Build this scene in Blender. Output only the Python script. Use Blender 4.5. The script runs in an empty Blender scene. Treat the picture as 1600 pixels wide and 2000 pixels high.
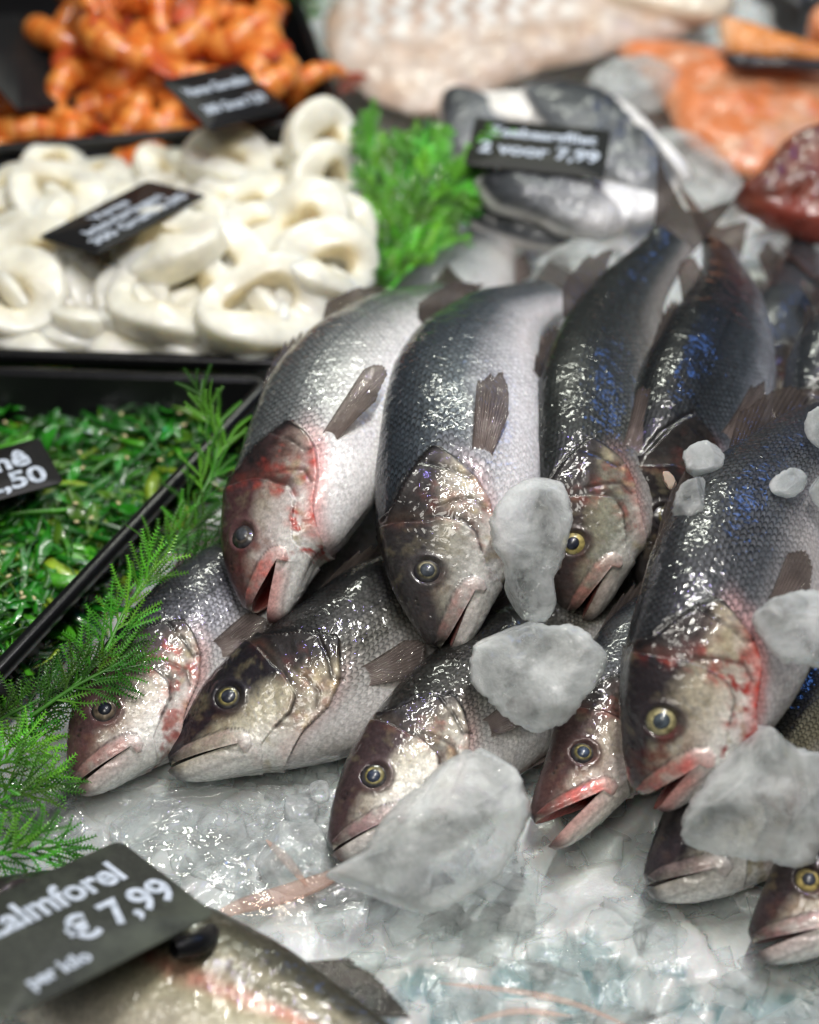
import bpy, math, random
import numpy as np

# ------------------------------------------------------------------ camera, world, lamps, exposure
SC = bpy.context.scene
W_, H_ = 1600, 2000
PITCH, VF, DIST = math.radians(45), math.radians(32), 1.1
TGT = np.array([0, 0, .05])
FWD = np.array([0, math.cos(PITCH), -math.sin(PITCH)])
UPV = np.array([0, math.sin(PITCH), math.cos(PITCH)])
RTV = np.array([1., 0, 0])
CAM = TGT - FWD * DIST
TT = math.tan(VF / 2)
cd = bpy.data.cameras.new('camera')
cam = bpy.data.objects.new('camera', cd)
SC.collection.objects.link(cam)
cam.location = CAM
cam.rotation_euler = (math.pi / 2 - PITCH, 0, 0)
cd.sensor_fit = 'VERTICAL'
cd.sensor_height = 36
cd.lens = 18 / TT
cd.clip_start = .01
cd.clip_end = 50
cd.dof.use_dof = True
cd.dof.focus_distance = .99
cd.dof.aperture_fstop = 2.9
SC.camera = cam
SC.render.resolution_x, SC.render.resolution_y = 819, 1024

wd = bpy.data.worlds.new('World')
SC.world = wd
wd.use_nodes = True
wd.node_tree.nodes['Background'].inputs[0].default_value = (.92, .97, 1, 1)
wd.node_tree.nodes['Background'].inputs[1].default_value = .035

def lamp(name, loc, to, size, power, col=(1, 1, 1), shape='RECTANGLE', spread=180):
    d = bpy.data.lights.new(name, 'AREA')
    d.shape = shape
    d.size = size[0]
    d.size_y = size[1]
    d.energy = power
    d.color = col
    d.spread = math.radians(spread)
    o = bpy.data.objects.new(name, d)
    SC.collection.objects.link(o)
    o.location = loc
    v = np.array(to, float) - np.array(loc, float)
    from mathutils import Vector
    o.rotation_euler = Vector(v).to_track_quat('-Z', 'Y').to_euler()
    return o

lamp('counter_lamp', (.05, .72, 1.00), (.05, .1, 0), (.55, .03), 5.0, (.96, 1, .87))
lamp('front_lamp', (.16, -.10, 1.35), (.05, -.05, 0), (.66, .025), 13.5, (1, .985, .90))
lamp('ceiling_fill', (-.25, -.95, 1.55), (.05, .0, 0), (.45, .45), 6.5, (1, .96, .88))  # soft fill added behind the camera side to brighten the jaws
for i, x in enumerate((-.16, -.05, .07, .19, .31)):
    lamp('violet_spot', (x, -.02 + .03 * (i % 2), 1.15), (x * .8, -.05, 0), (.010, .010), .24, (.40, .30, 1), 'DISK')
lamp('blue_screen', (.62, .62, .80), (.1, .1, .05), (.26, .16), .75, (.12, .32, 1))

VS = SC.view_settings
SC.display_settings.display_device = 'sRGB'
VS.view_transform = 'Standard'
VS.look = 'None'
VS.exposure = .14
VS.gamma = 1
VS.use_curve_mapping = False
SC.cycles.max_bounces = 8
SC.cycles.transmission_bounces = 6
SC.cycles.transparent_max_bounces = 8
SC.cycles.caustics_reflective = False
SC.cycles.caustics_refractive = False
SC.cycles.sample_clamp_indirect = 4
SC.cycles.use_denoising = True

# ------------------------------------------------------------------ helpers
def nrm(v):
    v = np.asarray(v, float)
    return v / (np.linalg.norm(v, axis=-1, keepdims=True) + 1e-12)

def ray(px, py):
    return FWD + RTV * ((px - 800) / 1000 * TT) + UPV * ((1000 - py) / 1000 * TT)

def at(px, py, z):                      # the point at height z seen in that direction
    r = ray(px, py)
    return CAM + r * ((z - CAM[2]) / r[2])

def on_plane(px, py, p0, n):
    r = ray(px, py)
    return CAM + r * (np.dot(p0 - CAM, n) / np.dot(r, n))

def sstep(a, b, x):
    t = np.clip((x - a) / (b - a), 0, 1)
    return t * t * (3 - 2 * t)

def _h(ix, iy, iz, seed):
    n = (ix * 374761393 + iy * 668265263 + iz * 2147483647 + seed * 1274126177) & 0xffffffff
    n = ((n ^ (n >> 13)) * 1274126177) & 0xffffffff
    n = (n ^ (n >> 16)) & 0xffffffff
    return n / 4294967295.0

def vnoise(p, seed=0):
    p = np.asarray(p, float)
    if p.shape[1] == 2:
        p = np.concatenate([p, np.zeros((len(p), 1))], 1)
    i = np.floor(p).astype(np.int64)
    f = p - i
    f = f * f * (3 - 2 * f)
    r = 0
    for a in (0, 1):
        for b in (0, 1):
            for c in (0, 1):
                w = (f[:, 0] if a else 1 - f[:, 0]) * (f[:, 1] if b else 1 - f[:, 1]) * (f[:, 2] if c else 1 - f[:, 2])
                r = r + w * _h(i[:, 0] + a, i[:, 1] + b, i[:, 2] + c, seed)
    return r * 2 - 1

def fbm(p, seed=0, o=3):
    r, a, s = 0, 1., 0
    p = np.asarray(p, float)
    for k in range(o):
        r = r + a * vnoise(p * 2 ** k + k * 17.3, seed + k)
        s += a
        a *= .5
    return r / s

def cr(ts, ps, t):                      # smooth curve through stations
    ts = np.asarray(ts, float)
    ps = np.asarray(ps, float)
    t = np.asarray(t, float)
    m = np.zeros_like(ps)
    m[1:-1] = (ps[2:] - ps[:-2]) / (ts[2:] - ts[:-2])[(...,) + (None,) * (ps.ndim - 1)]
    m[0] = (ps[1] - ps[0]) / (ts[1] - ts[0])
    m[-1] = (ps[-1] - ps[-2]) / (ts[-1] - ts[-2])
    k = np.clip(np.searchsorted(ts, t, side='right') - 1, 0, len(ts) - 2)
    h = ts[k + 1] - ts[k]
    u = (t - ts[k]) / h
    if ps.ndim > 1:
        h, u = h[:, None], u[:, None]
    ex = u > 1
    uu = np.clip(u, 0, 1)
    r = (2 * uu**3 - 3 * uu**2 + 1) * ps[k] + (uu**3 - 2 * uu**2 + uu) * h * m[k] + (-2 * uu**3 + 3 * uu**2) * ps[k + 1] + (uu**3 - uu**2) * h * m[k + 1]
    return r + np.where(ex, (u - 1) * h * m[k + 1], 0) + np.where(u < 0, u * h * m[k], 0)

def poly_dist(pts, line):
    d = np.full(len(pts), 1e9)
    line = np.asarray(line, float)
    for a, b in zip(line[:-1], line[1:]):
        ab = b - a
        t = np.clip(((pts - a) @ ab) / (ab @ ab + 1e-12), 0, 1)
        d = np.minimum(d, np.linalg.norm(pts - a - t[:, None] * ab, axis=1))
    return d

def poly_in(pts, poly):
    poly = np.asarray(poly, float)
    c = np.zeros(len(pts), bool)
    j = len(poly) - 1
    for i in range(len(poly)):
        xi, yi = poly[i]
        xj, yj = poly[j]
        c ^= ((yi > pts[:, 1]) != (yj > pts[:, 1])) & (pts[:, 0] < (xj - xi) * (pts[:, 1] - yi) / (yj - yi + 1e-12) + xi)
        j = i
    return c

def sdf(pts, poly):                     # negative inside
    d = poly_dist(pts, list(poly) + [poly[0]])
    return np.where(poly_in(pts, poly), -d, d)

def mesh_obj(name, V, quads=None, tris=None, mat=None, parent=None, attrs=None, smooth=True):
    V = np.asarray(V, np.float32)
    me = bpy.data.meshes.new(name)
    nq = 0 if quads is None else len(quads)
    nt = 0 if tris is None else len(tris)
    me.vertices.add(len(V))
    me.vertices.foreach_set('co', V.ravel())
    me.loops.add(nq * 4 + nt * 3)
    li = []
    if nq: li.append(np.asarray(quads, np.int32).ravel())
    if nt: li.append(np.asarray(tris, np.int32).ravel())
    me.loops.foreach_set('vertex_index', np.concatenate(li))
    me.polygons.add(nq + nt)
    st = np.concatenate([np.arange(nq) * 4, nq * 4 + np.arange(nt) * 3]).astype(np.int32)
    me.polygons.foreach_set('loop_start', st)
    me.polygons.foreach_set('use_smooth', np.full(nq + nt, smooth))
    me.update(calc_edges=True)
    for k, a in (attrs or {}).items():
        a = np.asarray(a, np.float32)
        if a.ndim == 1:
            at_ = me.attributes.new(k, 'FLOAT', 'POINT')
            at_.data.foreach_set('value', a)
        else:
            at_ = me.attributes.new(k, 'FLOAT_VECTOR', 'POINT')
            at_.data.foreach_set('vector', a.ravel())
    if mat: me.materials.append(mat)
    o = bpy.data.objects.new(name, me)
    SC.collection.objects.link(o)
    if parent: o.parent = parent
    return o

def grid_quads(n, m, wrap=False, base=0):
    i = np.arange(n - 1)[:, None]
    j = np.arange(m if wrap else m - 1)[None]
    a = i * m + j
    b = i * m + (j + 1) % m
    return np.stack([a, b, b + m, a + m], -1).reshape(-1, 4) + base

def tag(o, label=None, cat=None, group=None, kind=None):
    if label: o['label'] = label
    if cat: o['category'] = cat
    if group: o['group'] = group
    if kind: o['kind'] = kind
    return o

def empty(name, label, cat, group=None, loc=(0, 0, 0)):
    o = bpy.data.objects.new(name, None)
    o.empty_display_size = .01
    SC.collection.objects.link(o)
    o.location = loc
    return tag(o, label, cat, group)

class Geo:                              # collects geometry for one mesh
    def __init__(s): s.v, s.q, s.t, s.n, s.c = [], [], [], 0, []
    def add(s, V, q=None, t=None, c=None):
        V = np.asarray(V, float)
        if q is not None and len(q): s.q.append(np.asarray(q) + s.n)
        if t is not None and len(t): s.t.append(np.asarray(t) + s.n)
        if c is not None: s.c.append(np.broadcast_to(np.asarray(c, float), (len(V), 3)))
        s.v.append(V)
        s.n += len(V)
    def build(s, name, mat, parent=None, smooth=True):
        return mesh_obj(name, np.concatenate(s.v), np.concatenate(s.q) if s.q else None,
                        np.concatenate(s.t) if s.t else None, mat, parent,
                        {'Col': np.concatenate(s.c)} if s.c else None, smooth)

def tube(path, rad, k=8, cap=True):
    path = np.asarray(path, float)
    n = len(path)
    rad = np.broadcast_to(np.asarray(rad, float), (n,))
    T = nrm(np.gradient(path, axis=0))
    a = np.array([0, 0, 1.]) if abs(T[0][2]) < .9 else np.array([1., 0, 0])
    N = []
    for i in range(n):
        a = a - T[i] * np.dot(a, T[i])
        a = a / (np.linalg.norm(a) + 1e-9)
        N.append(a.copy())
    N = np.array(N)
    B = np.cross(T, N)
    th = np.linspace(0, 2 * np.pi, k, endpoint=False)
    V = path[:, None] + rad[:, None, None] * (np.cos(th)[None, :, None] * N[:, None] + np.sin(th)[None, :, None] * B[:, None])
    return V.reshape(-1, 3), grid_quads(n, k, True)

# ------------------------------------------------------------------ materials
class M:
    def __init__(s, name):
        s.m = bpy.data.materials.new(name)
        s.m.use_nodes = True
        s.t = s.m.node_tree
        s.b = s.t.nodes['Principled BSDF']
        s.out = s.t.nodes['Material Output']
    def n(s, typ, ins=None, **kw):
        nd = s.t.nodes.new('ShaderNode' + typ)
        for k, v in kw.items(): setattr(nd, k, v)
        for k, v in (ins or {}).items(): s.set(nd.inputs[k], v)
        return nd
    def set(s, sock, v):
        if isinstance(v, bpy.types.NodeSocket): s.t.links.new(v, sock)
        else: sock.default_value = v
    def p(s, **kw):
        for k, v in kw.items(): s.set(s.b.inputs[k.replace('_', ' ')], v)
        return s
    def math(s, op, a, b=0., c=0.):
        nd = s.n('Math', operation=op)
        s.set(nd.inputs[0], a); s.set(nd.inputs[1], b); s.set(nd.inputs[2], c)
        return nd.outputs[0]
    def mix(s, f, a, b, mode='MIX'):
        nd = s.n('Mix', data_type='RGBA', blend_type=mode)
        s.set(nd.inputs[0], f); s.set(nd.inputs[6], a); s.set(nd.inputs[7], b)
        return nd.outputs[2]
    def ramp(s, f, stops):
        nd = s.n('ValToRGB')
        e = nd.color_ramp.elements
        while len(e) < len(stops): e.new(.5)
        for el, (p_, c) in zip(e, stops):
            el.position = p_
            el.color = (c[0], c[1], c[2], 1) if not isinstance(c, (int, float)) else (c, c, c, 1)
        s.set(nd.inputs[0], f)
        return nd.outputs[0]
    def noise(s, scale, detail=2., rough=.5, dist=0., vec=None):
        nd = s.n('TexNoise', {'Scale': scale, 'Detail': detail, 'Roughness': rough, 'Distortion': dist})
        if vec is None: vec = s.n('NewGeometry').outputs['Position']
        s.set(nd.inputs['Vector'], vec)
        return nd.outputs[0]
    def bump(s, h, strength, dist, normal=None):
        nd = s.n('Bump', {'Strength': strength, 'Distance': dist, 'Height': h})
        if normal is not None: s.set(nd.inputs['Normal'], normal)
        return nd.outputs[0]
    def attr(s, name):
        return s.n('Attribute', attribute_name=name)

def rgb(*c): return (c[0], c[1], c[2], 1)

def fish_material():
    m = M('fish_skin')
    col = m.attr('Col').outputs['Color']
    mk = m.n('SeparateXYZ', {0: m.attr('Msk').outputs['Vector']})
    sc, met, wet = mk.outputs
    uv = m.n('SeparateXYZ', {0: m.attr('suv').outputs['Vector']})
    u, v = uv.outputs[0], uv.outputs[1]
    jit = m.noise(110, 2)
    u = m.math('ADD', u, m.math('MULTIPLY', jit, 1.5))
    v = m.math('ADD', v, m.math('MULTIPLY', m.noise(70, 2), 1.1))
    row = m.math('FLOOR', v)
    fv = m.math('SUBTRACT', m.math('FRACT', v), .5)
    off = m.math('FRACT', m.math('MULTIPLY', row, .5))
    s = m.math('ADD', m.math('ADD', u, off), m.math('MULTIPLY', m.math('MULTIPLY', fv, fv), 2.0))
    ph = m.math('FRACT', s)
    idv = m.n('CombineXYZ', {0: m.math('FLOOR', s), 1: row, 2: 0.})
    rnd = m.n('TexWhiteNoise', {0: idv.outputs[0]}, noise_dimensions='2D')
    # scale shading: pale middle, dark hind edge; per-scale variation of pigment
    edge = m.n('MapRange', {0: ph, 1: .35, 2: .95, 3: 0., 4: 1.}, interpolation_type='SMOOTHSTEP').outputs[0]
    side = m.n('MapRange', {0: m.math('ABSOLUTE', fv), 1: .25, 2: .5, 3: 0., 4: .6}, interpolation_type='SMOOTHSTEP').outputs[0]
    dk = m.math('MAXIMUM', edge, side)
    val = m.math('SUBTRACT', 1.5, m.math('MULTIPLY', dk, 1.35))
    val = m.math('MULTIPLY', val, m.math('ADD', .8, m.math('MULTIPLY', rnd.outputs['Value'], .4)))
    f = m.math('ADD', m.math('MULTIPLY', m.math('SUBTRACT', val, 1.), sc), 1.)
    c = m.mix(1., col, m.n('CombineXYZ', {0: f, 1: f, 2: f}).outputs[0], 'MULTIPLY')
    mot = m.noise(420, 4, .65)
    mf = m.n('MapRange', {0: mot, 1: .3, 2: .7, 3: .72, 4: 1.28}).outputs[0]
    c = m.mix(1., c, m.n('CombineXYZ', {0: mf, 1: mf, 2: mf}).outputs[0], 'MULTIPLY')
    hgt = m.math('ADD', m.math('MULTIPLY', m.math('MULTIPLY', ph, m.math('SUBTRACT', 1., m.math('MULTIPLY', side, .6))), sc), m.math('MULTIPLY', m.math('MULTIPLY', rnd.outputs['Value'], sc), .35))
    b1 = m.bump(hgt, .55, .0007)
    b1 = m.bump(m.noise(900, 3, .6), .25, .0004, b1)
    film = m.math('ADD', m.noise(165, .5, .4, 1.4), m.math('MULTIPLY', m.noise(60, 0., .4, .6), 1.8))
    b2 = m.bump(film, .85, .00085)
    m.p(Base_Color=c, Metallic=m.math('MULTIPLY', met, .55), Roughness=.42, Normal=b1,
        Coat_Weight=m.math('MULTIPLY', wet, 1.), Coat_Roughness=.018, Coat_IOR=1.42, Coat_Normal=b2,
        Specular_IOR_Level=.25)
    m.p(Subsurface_Weight=.08, Subsurface_Scale=.004)
    return m.m

def simple(name, col, rough=.4, **kw):
    m = M(name)
    m.p(Base_Color=rgb(*col), Roughness=rough)
    m.p(**kw)
    return m.m

def eye_material():
    m = M('eye_wet')
    m.p(Base_Color=m.attr('Col').outputs['Color'], Roughness=.3, Coat_Weight=1., Coat_Roughness=.02, Coat_IOR=1.4)
    return m.m

def fin_material():
    m = M('fin_membrane')
    c = m.attr('Col').outputs['Color']
    m.p(Base_Color=c, Roughness=.4, Coat_Weight=.8, Coat_Roughness=.04, Transmission_Weight=.3, IOR=1.15, Specular_IOR_Level=.3,
        Normal=m.bump(m.noise(300, 3), .3, .0008), Coat_Normal=m.bump(m.noise(220, 1, .5, 1.), .8, .0012))
    tp = m.n('BsdfTransparent', {'Color': rgb(.9, .86, .82)})
    mx = m.n('MixShader', {0: .60, 1: tp.outputs[0], 2: m.b.outputs[0]})
    m.t.links.new(mx.outputs[0], m.out.inputs[0])
    return m.m

def ice_material(name, tint=(.76, .78, .77), trans=.72, rough=.36, cloud=.50):
    m = M(name)
    n1 = m.noise(40, 4, .6, .5)
    n2 = m.noise(1100, 2, .7)
    n3 = m.noise(210, 4, .65)
    cl = m.ramp(n1, [(.34, 0.), (.66, 1.)])
    h = m.math('ADD', m.math('MULTIPLY', n3, .8), m.math('MULTIPLY', n2, .6))
    bp = m.bump(h, .55, .0016)
    rim = m.attr('Rim').outputs['Fac']
    streak = m.ramp(m.noise(130, 5, .7, 1.5), [(.42, 0.), (.60, 1.)])
    cl = m.math('MAXIMUM', cl, m.math('MULTIPLY', streak, .45))
    colr = m.mix(cl, rgb(tint[0] * .90, tint[1] * .92, tint[2] * .92), rgb(*tint))
    m.p(Base_Color=colr, Roughness=m.math('ADD', rough - .08, m.math('MULTIPLY', n3, .2)), Normal=bp,
        Subsurface_Weight=.8, Subsurface_Scale=.008, Coat_Weight=1., Coat_Roughness=.03, Coat_IOR=1.33,
        Coat_Normal=m.bump(m.noise(240, 1., .5, .5), .8, .0013))
    m.b.inputs['Subsurface Radius'].default_value = (.9, 1., 1.)
    # cloudy ice: part of the light goes straight through, more where it is clear
    tp = m.n('BsdfTransparent', {'Color': rgb(.98, .99, .99)})
    body = m.math('ADD', 1. - trans - cloud * .5, m.math('MULTIPLY', cl, cloud))
    lw = m.n('LayerWeight', {'Blend': .3})
    body = m.math('ADD', body, m.math('MULTIPLY', lw.outputs['Facing'], .25))
    body = m.math('MINIMUM', m.math('ADD', body, m.math('MULTIPLY', rim, .30)), .97)
    mx = m.n('MixShader', {0: body, 1: tp.outputs[0], 2: m.b.outputs[0]})
    m.t.links.new(mx.outputs[0], m.out.inputs[0])
    return m.m

def bed_material():
    m = M('crushed_ice')
    n2 = m.noise(160, 4, .65)
    teal = m.math('MULTIPLY', m.attr('thin').outputs['Fac'], m.math('ADD', .35, m.math('MULTIPLY', m.noise(90, 4, .65), .7)))
    milk = m.mix(m.ramp(m.noise(30, 4, .6), [(.35, 0.), (.65, 1.)]), rgb(.56, .585, .58), rgb(.74, .76, .75))
    c = m.mix(teal, milk, rgb(.14, .27, .29))
    m.p(Base_Color=c, Roughness=.3, Subsurface_Weight=.3, Subsurface_Scale=.012, Coat_Weight=.6, Coat_Roughness=.1, Coat_IOR=1.33,
        Normal=m.bump(n2, .4, .0015), Coat_Normal=m.bump(m.noise(110, 2, .5, .5), .5, .002))
    return m.m

def film_material():
    m = M('clear_film')
    bp = m.bump(m.noise(85, 2, .5, 1.5), .8, .0022)
    fr = m.n('Fresnel', {'IOR': 1.5, 'Normal': bp})
    gl = m.n('BsdfGlossy', {'Color': rgb(1, 1, 1), 'Roughness': .07, 'Normal': bp})
    tp = m.n('BsdfTransparent', {'Color': rgb(.93, .94, .94)})
    df = m.n('BsdfDiffuse', {'Color': rgb(.8, .82, .82)})
    mx0 = m.n('MixShader', {0: .14, 1: tp.outputs[0], 2: df.outputs[0]})
    mx = m.n('MixShader', {0: m.math('MULTIPLY', m.math('MINIMUM', fr.outputs[0], .22), 1.), 1: mx0.outputs[0], 2: gl.outputs[0]})
    m.t.links.new(mx.outputs[0], m.out.inputs[0])
    return m.m

def attr_material(name, rough=.35, coat=.6, bscale=200, bstr=.3, bdist=.001, sss=0., sscale=.006, trans=0., spec=.5, coatr=.08):
    m = M(name)
    bp = m.bump(m.noise(bscale, 3, .6), bstr, bdist)
    var = m.n('MapRange', {0: m.noise(bscale * .6, 3, .6), 1: .3, 2: .7, 3: .82, 4: 1.15}).outputs[0]
    c = m.mix(1., m.attr('Col').outputs['Color'], m.n('CombineXYZ', {0: var, 1: var, 2: var}).outputs[0], 'MULTIPLY')
    m.p(Base_Color=c, Roughness=rough, Coat_Weight=coat, Coat_Roughness=coatr, Normal=bp, Specular_IOR_Level=spec,
        Subsurface_Weight=sss, Subsurface_Scale=sscale, Transmission_Weight=trans)
    m.b.inputs['Subsurface Radius'].default_value = (1., .88, .66)
    return m.m

def card_material(name, base, stain):
    m = M(name)
    n = m.ramp(m.noise(22, 4, .6), [(.48, 0.), (.66, 1.)])
    c = m.mix(n, rgb(*base), rgb(*stain))
    c = m.mix(m.ramp(m.noise(500, 2, .6), [(.45, 0.), (.75, .5)]), c, rgb(*stain))
    m.p(Base_Color=c, Roughness=.5, Specular_IOR_Level=.22, Normal=m.bump(m.noise(120, 3), .1, .001))
    return m.m

FISH = fish_material()
EYE = eye_material()
FIN = fin_material()
ICE = ice_material('ice_cloudy')
ICE_CLEAR = ice_material('ice_clear', (.80, .83, .83), .74, .2, .26)
BED = bed_material()
FILM = film_material()
TRAYM = None
_m = M('black_plastic')
_m.p(Base_Color=rgb(.006, .006, .007), Roughness=.28, Normal=_m.bump(_m.noise(60, 3), .12, .003), Specular_IOR_Level=.4)
TRAYM = _m.m
SQUID = attr_material('squid_flesh', .42, .3, 90, .2, .002, .75, .014, coatr=.12)
SHRIMP = attr_material('shrimp_flesh', .4, .5, 160, .4, .002, .25, .006)
FLESH = attr_material('fillet_flesh', .42, .35, 120, .25, .0015, .2, .006, coatr=.15)
WEED = attr_material('seaweed_wet', .35, .5, 220, .5, .0012, 0, .004, .15, .4, .06)
LEAF = attr_material('plastic_leaf', .45, .15, 300, .3, .0006)
CARD = card_material('black_card', (.010, .010, .011), (.018, .017, .017))
CARD_WORN = card_material('worn_card', (.036, .039, .034), (.085, .095, .075))
CARD_GREY = card_material('dull_card', (.022, .023, .020), (.034, .034, .030))
_m = M('chalk_white')
_m.p(Base_Color=_m.mix(_m.ramp(_m.noise(300, 3, .7), [(.35, 0.), (.6, 1.)]), rgb(.33, .38, .45), rgb(.62, .68, .78)), Roughness=.6)
INK = _m.m
SEED = simple('sesame', (.55, .47, .25), .4)

# ------------------------------------------------------------------ the sea bass
PX = [0, .003, .008, .02, .05, .10, .16, .22, .30, .40, .50, .60, .70, .78, .83]
TOP = [-.004, .008, .014, .024, .045, .072, .094, .106, .115, .116, .105, .084, .060, .044, .041]
BOT = [-.010, -.020, -.027, -.037, -.054, -.074, -.092, -.103, -.112, -.113, -.102, -.080, -.055, -.041, -.039]
WID = [.0, .010, .0165, .0255, .0375, .052, .0625, .067, .069, .067, .059, .046, .031, .0195, .013]
XC = .094
def ymid(x): return np.where(x < XC, np.interp(x, [0, .042, XC], [-.006, -.018, -.034]), np.interp(x, [XC, .2, .35], [-.034, -.012, 0]))
XO_Y = [-.12, -.098, -.08, -.055, -.037, -.013, .015, .036, .046, .058, .07, .082, .11]
XO_X = [.10, .122, .150, .188, .231, .259, .274, .284, .284, .268, .245, .205, .17]
XP_Y = [-.12, -.05, -.037, -.0265, -.010, .025, .05, .069, .11]
XP_X = [.08, .125, .155, .182, .196, .196, .189, .181, .16]
L_OPTOP = [(.183, .090), (.235, .078), (.284, .047)]
L_OPREAR = [(.284, .047), (.275, .015), (.259, -.013), (.231, -.037), (.188, -.055), (.150, -.070)]
L_PRE = [(.178, .075), (.189, .05), (.196, .025), (.196, -.010), (.182, -.0265), (.155, -.037)]
L_INNER = [(.262, .055), (.257, .02), (.249, -.006), (.262, -.014)]
L_SUB = [(.205, .03), (.218, .008), (.226, -.016), (.215, -.034)]
MAXI = [(.004, .003), (.03, .003), (.06, -.003), (.088, -.010), (.106, -.020), (.114, -.033), (.110, -.046), (.098, -.051), (.085, -.044), (.05, -.024), (.012, -.011)]
EX, EY, ER = .113, .028, .0192

def fish(name, label, stations, size, roll, pal, group='sea bass piled on the ice', seed=1, gape=.0, nx=430, nphi=104,
         pect=(-.3, .5), eye=True, cat='fish', fins=True, mouth_red=1.):
    rs = np.random.RandomState(seed)
    root = empty(name, label, cat, group)
    ts = [s_[0] for s_ in stations]
    P = np.array([at(s_[1], s_[2], s_[3]) for s_ in stations])
    root.location = P[2]
    rts, rvs = [r[0] for r in roll], [math.radians(r[1]) for r in roll]

    def pose(X, Y, Z):
        c = cr(ts, P, X)
        T = nrm(cr(ts, P, X + .01) - cr(ts, P, X - .01))
        up = np.array([0, 0, 1.])
        N = nrm(up - T * (T @ up)[:, None])
        D = np.cross(N, T)
        a = np.interp(X, rts, rvs)[:, None]
        D2 = np.cos(a) * D + np.sin(a) * N
        N2 = np.cos(a) * N - np.sin(a) * D
        return c + (D2 * Y[:, None] + N2 * Z[:, None]) * size - P[2]

    # grid in canonical space (unit length; z>0 is the flank that shows)
    n1, n2, n3 = int(nx * .16), int(nx * .36), int(nx * .48)
    xs = np.concatenate([XC * np.linspace(0, 1, n1, endpoint=False) ** 1.8, np.linspace(XC, .30, n2, endpoint=False), np.linspace(.30, .83, n3)])
    n = len(xs)
    ic = n1
    m = nphi
    tp, bt = cr(PX, TOP, xs), cr(PX, BOT, xs)
    wd_ = np.clip(cr(PX, WID, xs), 0, 1)
    tp[0] = bt[0] = ymid(xs[0])
    wd_[0] = 0
    ym = ymid(xs)
    tp = np.maximum(tp, ym)
    bt = np.minimum(bt, ym)
    ph = np.linspace(0, np.pi, m + 1)
    k = 1.0 * ph
    cs, sn = np.cos(k), np.sin(k)
    # upper sheet runs from the showing side over the back to the far side; lower sheet comes back below
    Xu = np.repeat(xs[:, None], m + 1, 1)
    shp = np.sign(cs) * np.abs(cs) ** .86
    Zu = wd_[:, None] * shp
    Yu = ym[:, None] + (tp - ym)[:, None] * sn ** .95
    Zl = -Zu.copy()
    Yl = ym[:, None] - (ym - bt)[:, None] * sn ** .95
    Xl = Xu.copy()
    # lip edge of the lower sheet tucks a little inside the upper lip
    fx = np.clip(1 - xs / XC, 0, 1)[:, None]
    Zl = Zl * (1 - .06 * np.minimum(fx * 6, 1))
    X = np.stack([Xu, Xl], 1)          # n,2,m+1
    Y = np.stack([Yu, Yl], 1)
    Z = np.stack([Zu, Zl], 1)
    sh = X.shape
    low = np.zeros(sh); low[:, 1] = 1
    x, y, z, lw = X.ravel(), Y.ravel(), Z.ravel(), low.ravel()
    xi = np.repeat(np.arange(n), 2 * (m + 1))
    xr = xs[xi]
    tpx, btx, wx, ymx = tp[xi], bt[xi], wd_[xi], ym[xi]
    snx = np.tile(np.concatenate([sn, sn]), n)
    tnorm = np.clip((y - btx) / (tpx - btx + 1e-6), 0, 1)
    xy = np.stack([x, y], 1)
    sidez = np.sign(z)
    p3 = np.stack([x * 40, y * 40, sidez * 3.7], 1)
    # ---------------- relief
    ny = (y - .5 * (tpx + btx)) / (np.maximum(.5 * (tpx - btx), .004) ** 2)
    nz = z / (np.maximum(wx, .004) ** 2)
    ln = np.sqrt(ny**2 + nz**2) + 1e-9
    ny, nz = ny / ln, nz / ln
    hd = x < .34
    dO = x - np.interp(y, XO_Y, XO_X)
    dP = x - np.interp(y, XP_Y, XP_X)
    wob = fbm(np.stack([y * 22, y * 0 + seed * 3.1], 1), seed + 8, 2)
    dO = dO + .007 * wob
    dP = dP + .008 * fbm(np.stack([y * 20, y * 0 + seed * 5.7], 1), seed + 9, 2)
    disp = np.zeros(len(x))
    sidew = sstep(.25, .6, np.abs(nz))
    nA0 = fbm(p3 * .8, seed + 51, 2)
    disp += sidew * np.where(dO < 0, .0068 * np.exp(dO / .05) * sstep(.0, -.0022, dO), 0)
    disp += sidew * np.where(dP < 0, .0036 * np.exp(dP / .03) * sstep(.0, -.002, dP), 0)
    far = np.full(len(x), 1.)
    def ld(line):
        d = far.copy()
        d[hd] = poly_dist(xy[hd], line)
        return d
    dIn, dSub, dTop, dRear, dPre = ld(L_INNER), ld(L_SUB), ld(L_OPTOP), ld(L_OPREAR), ld(L_PRE)
    disp -= sidew * .0016 * np.exp(-(dIn / .003) ** 2)
    disp -= sidew * .0013 * np.exp(-(dSub / .003) ** 2)
    disp -= sidew * .0022 * np.exp(-(dTop / .003) ** 2)
    dM = far.copy()
    dM[hd] = sdf(xy[hd], MAXI)
    dM = np.where((lw > .5) & (x < XC), .5, dM)
    disp += .0030 * sstep(.0005, -.0025, dM) + .002 * sstep(0, -.012, dM)
    de = np.hypot(x - EX, y - EY) / ER
    disp += sidew * (.0020 * np.exp(-((de - 1.15) / .22) ** 2) - .004 * sstep(1.05, .7, de))
    # nostril pits, cheek hollows, throat folds
    dn = np.minimum(np.hypot(x - .062, y - .034), np.hypot(x - .070, y - .037))
    disp -= sidew * .0022 * np.exp(-(dn / .0022) ** 2)
    jaw = lw * sstep(.22, .12, x)
    disp += jaw * .0007 * np.sin((y - btx) * 380 + x * 60 + 5 * nA0) * sstep(.02, .06, x) * sstep(.95, .5, snx) * (.5 + nA0)
    disp += .0022 * fbm(p3 * np.array([.45, .45, 1]), seed, 3) * sstep(.02, .2, x)
    disp += .0006 * fbm(p3 * 3, seed + 5, 2)
    y2 = y + ny * disp
    z2 = z + nz * disp
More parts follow.
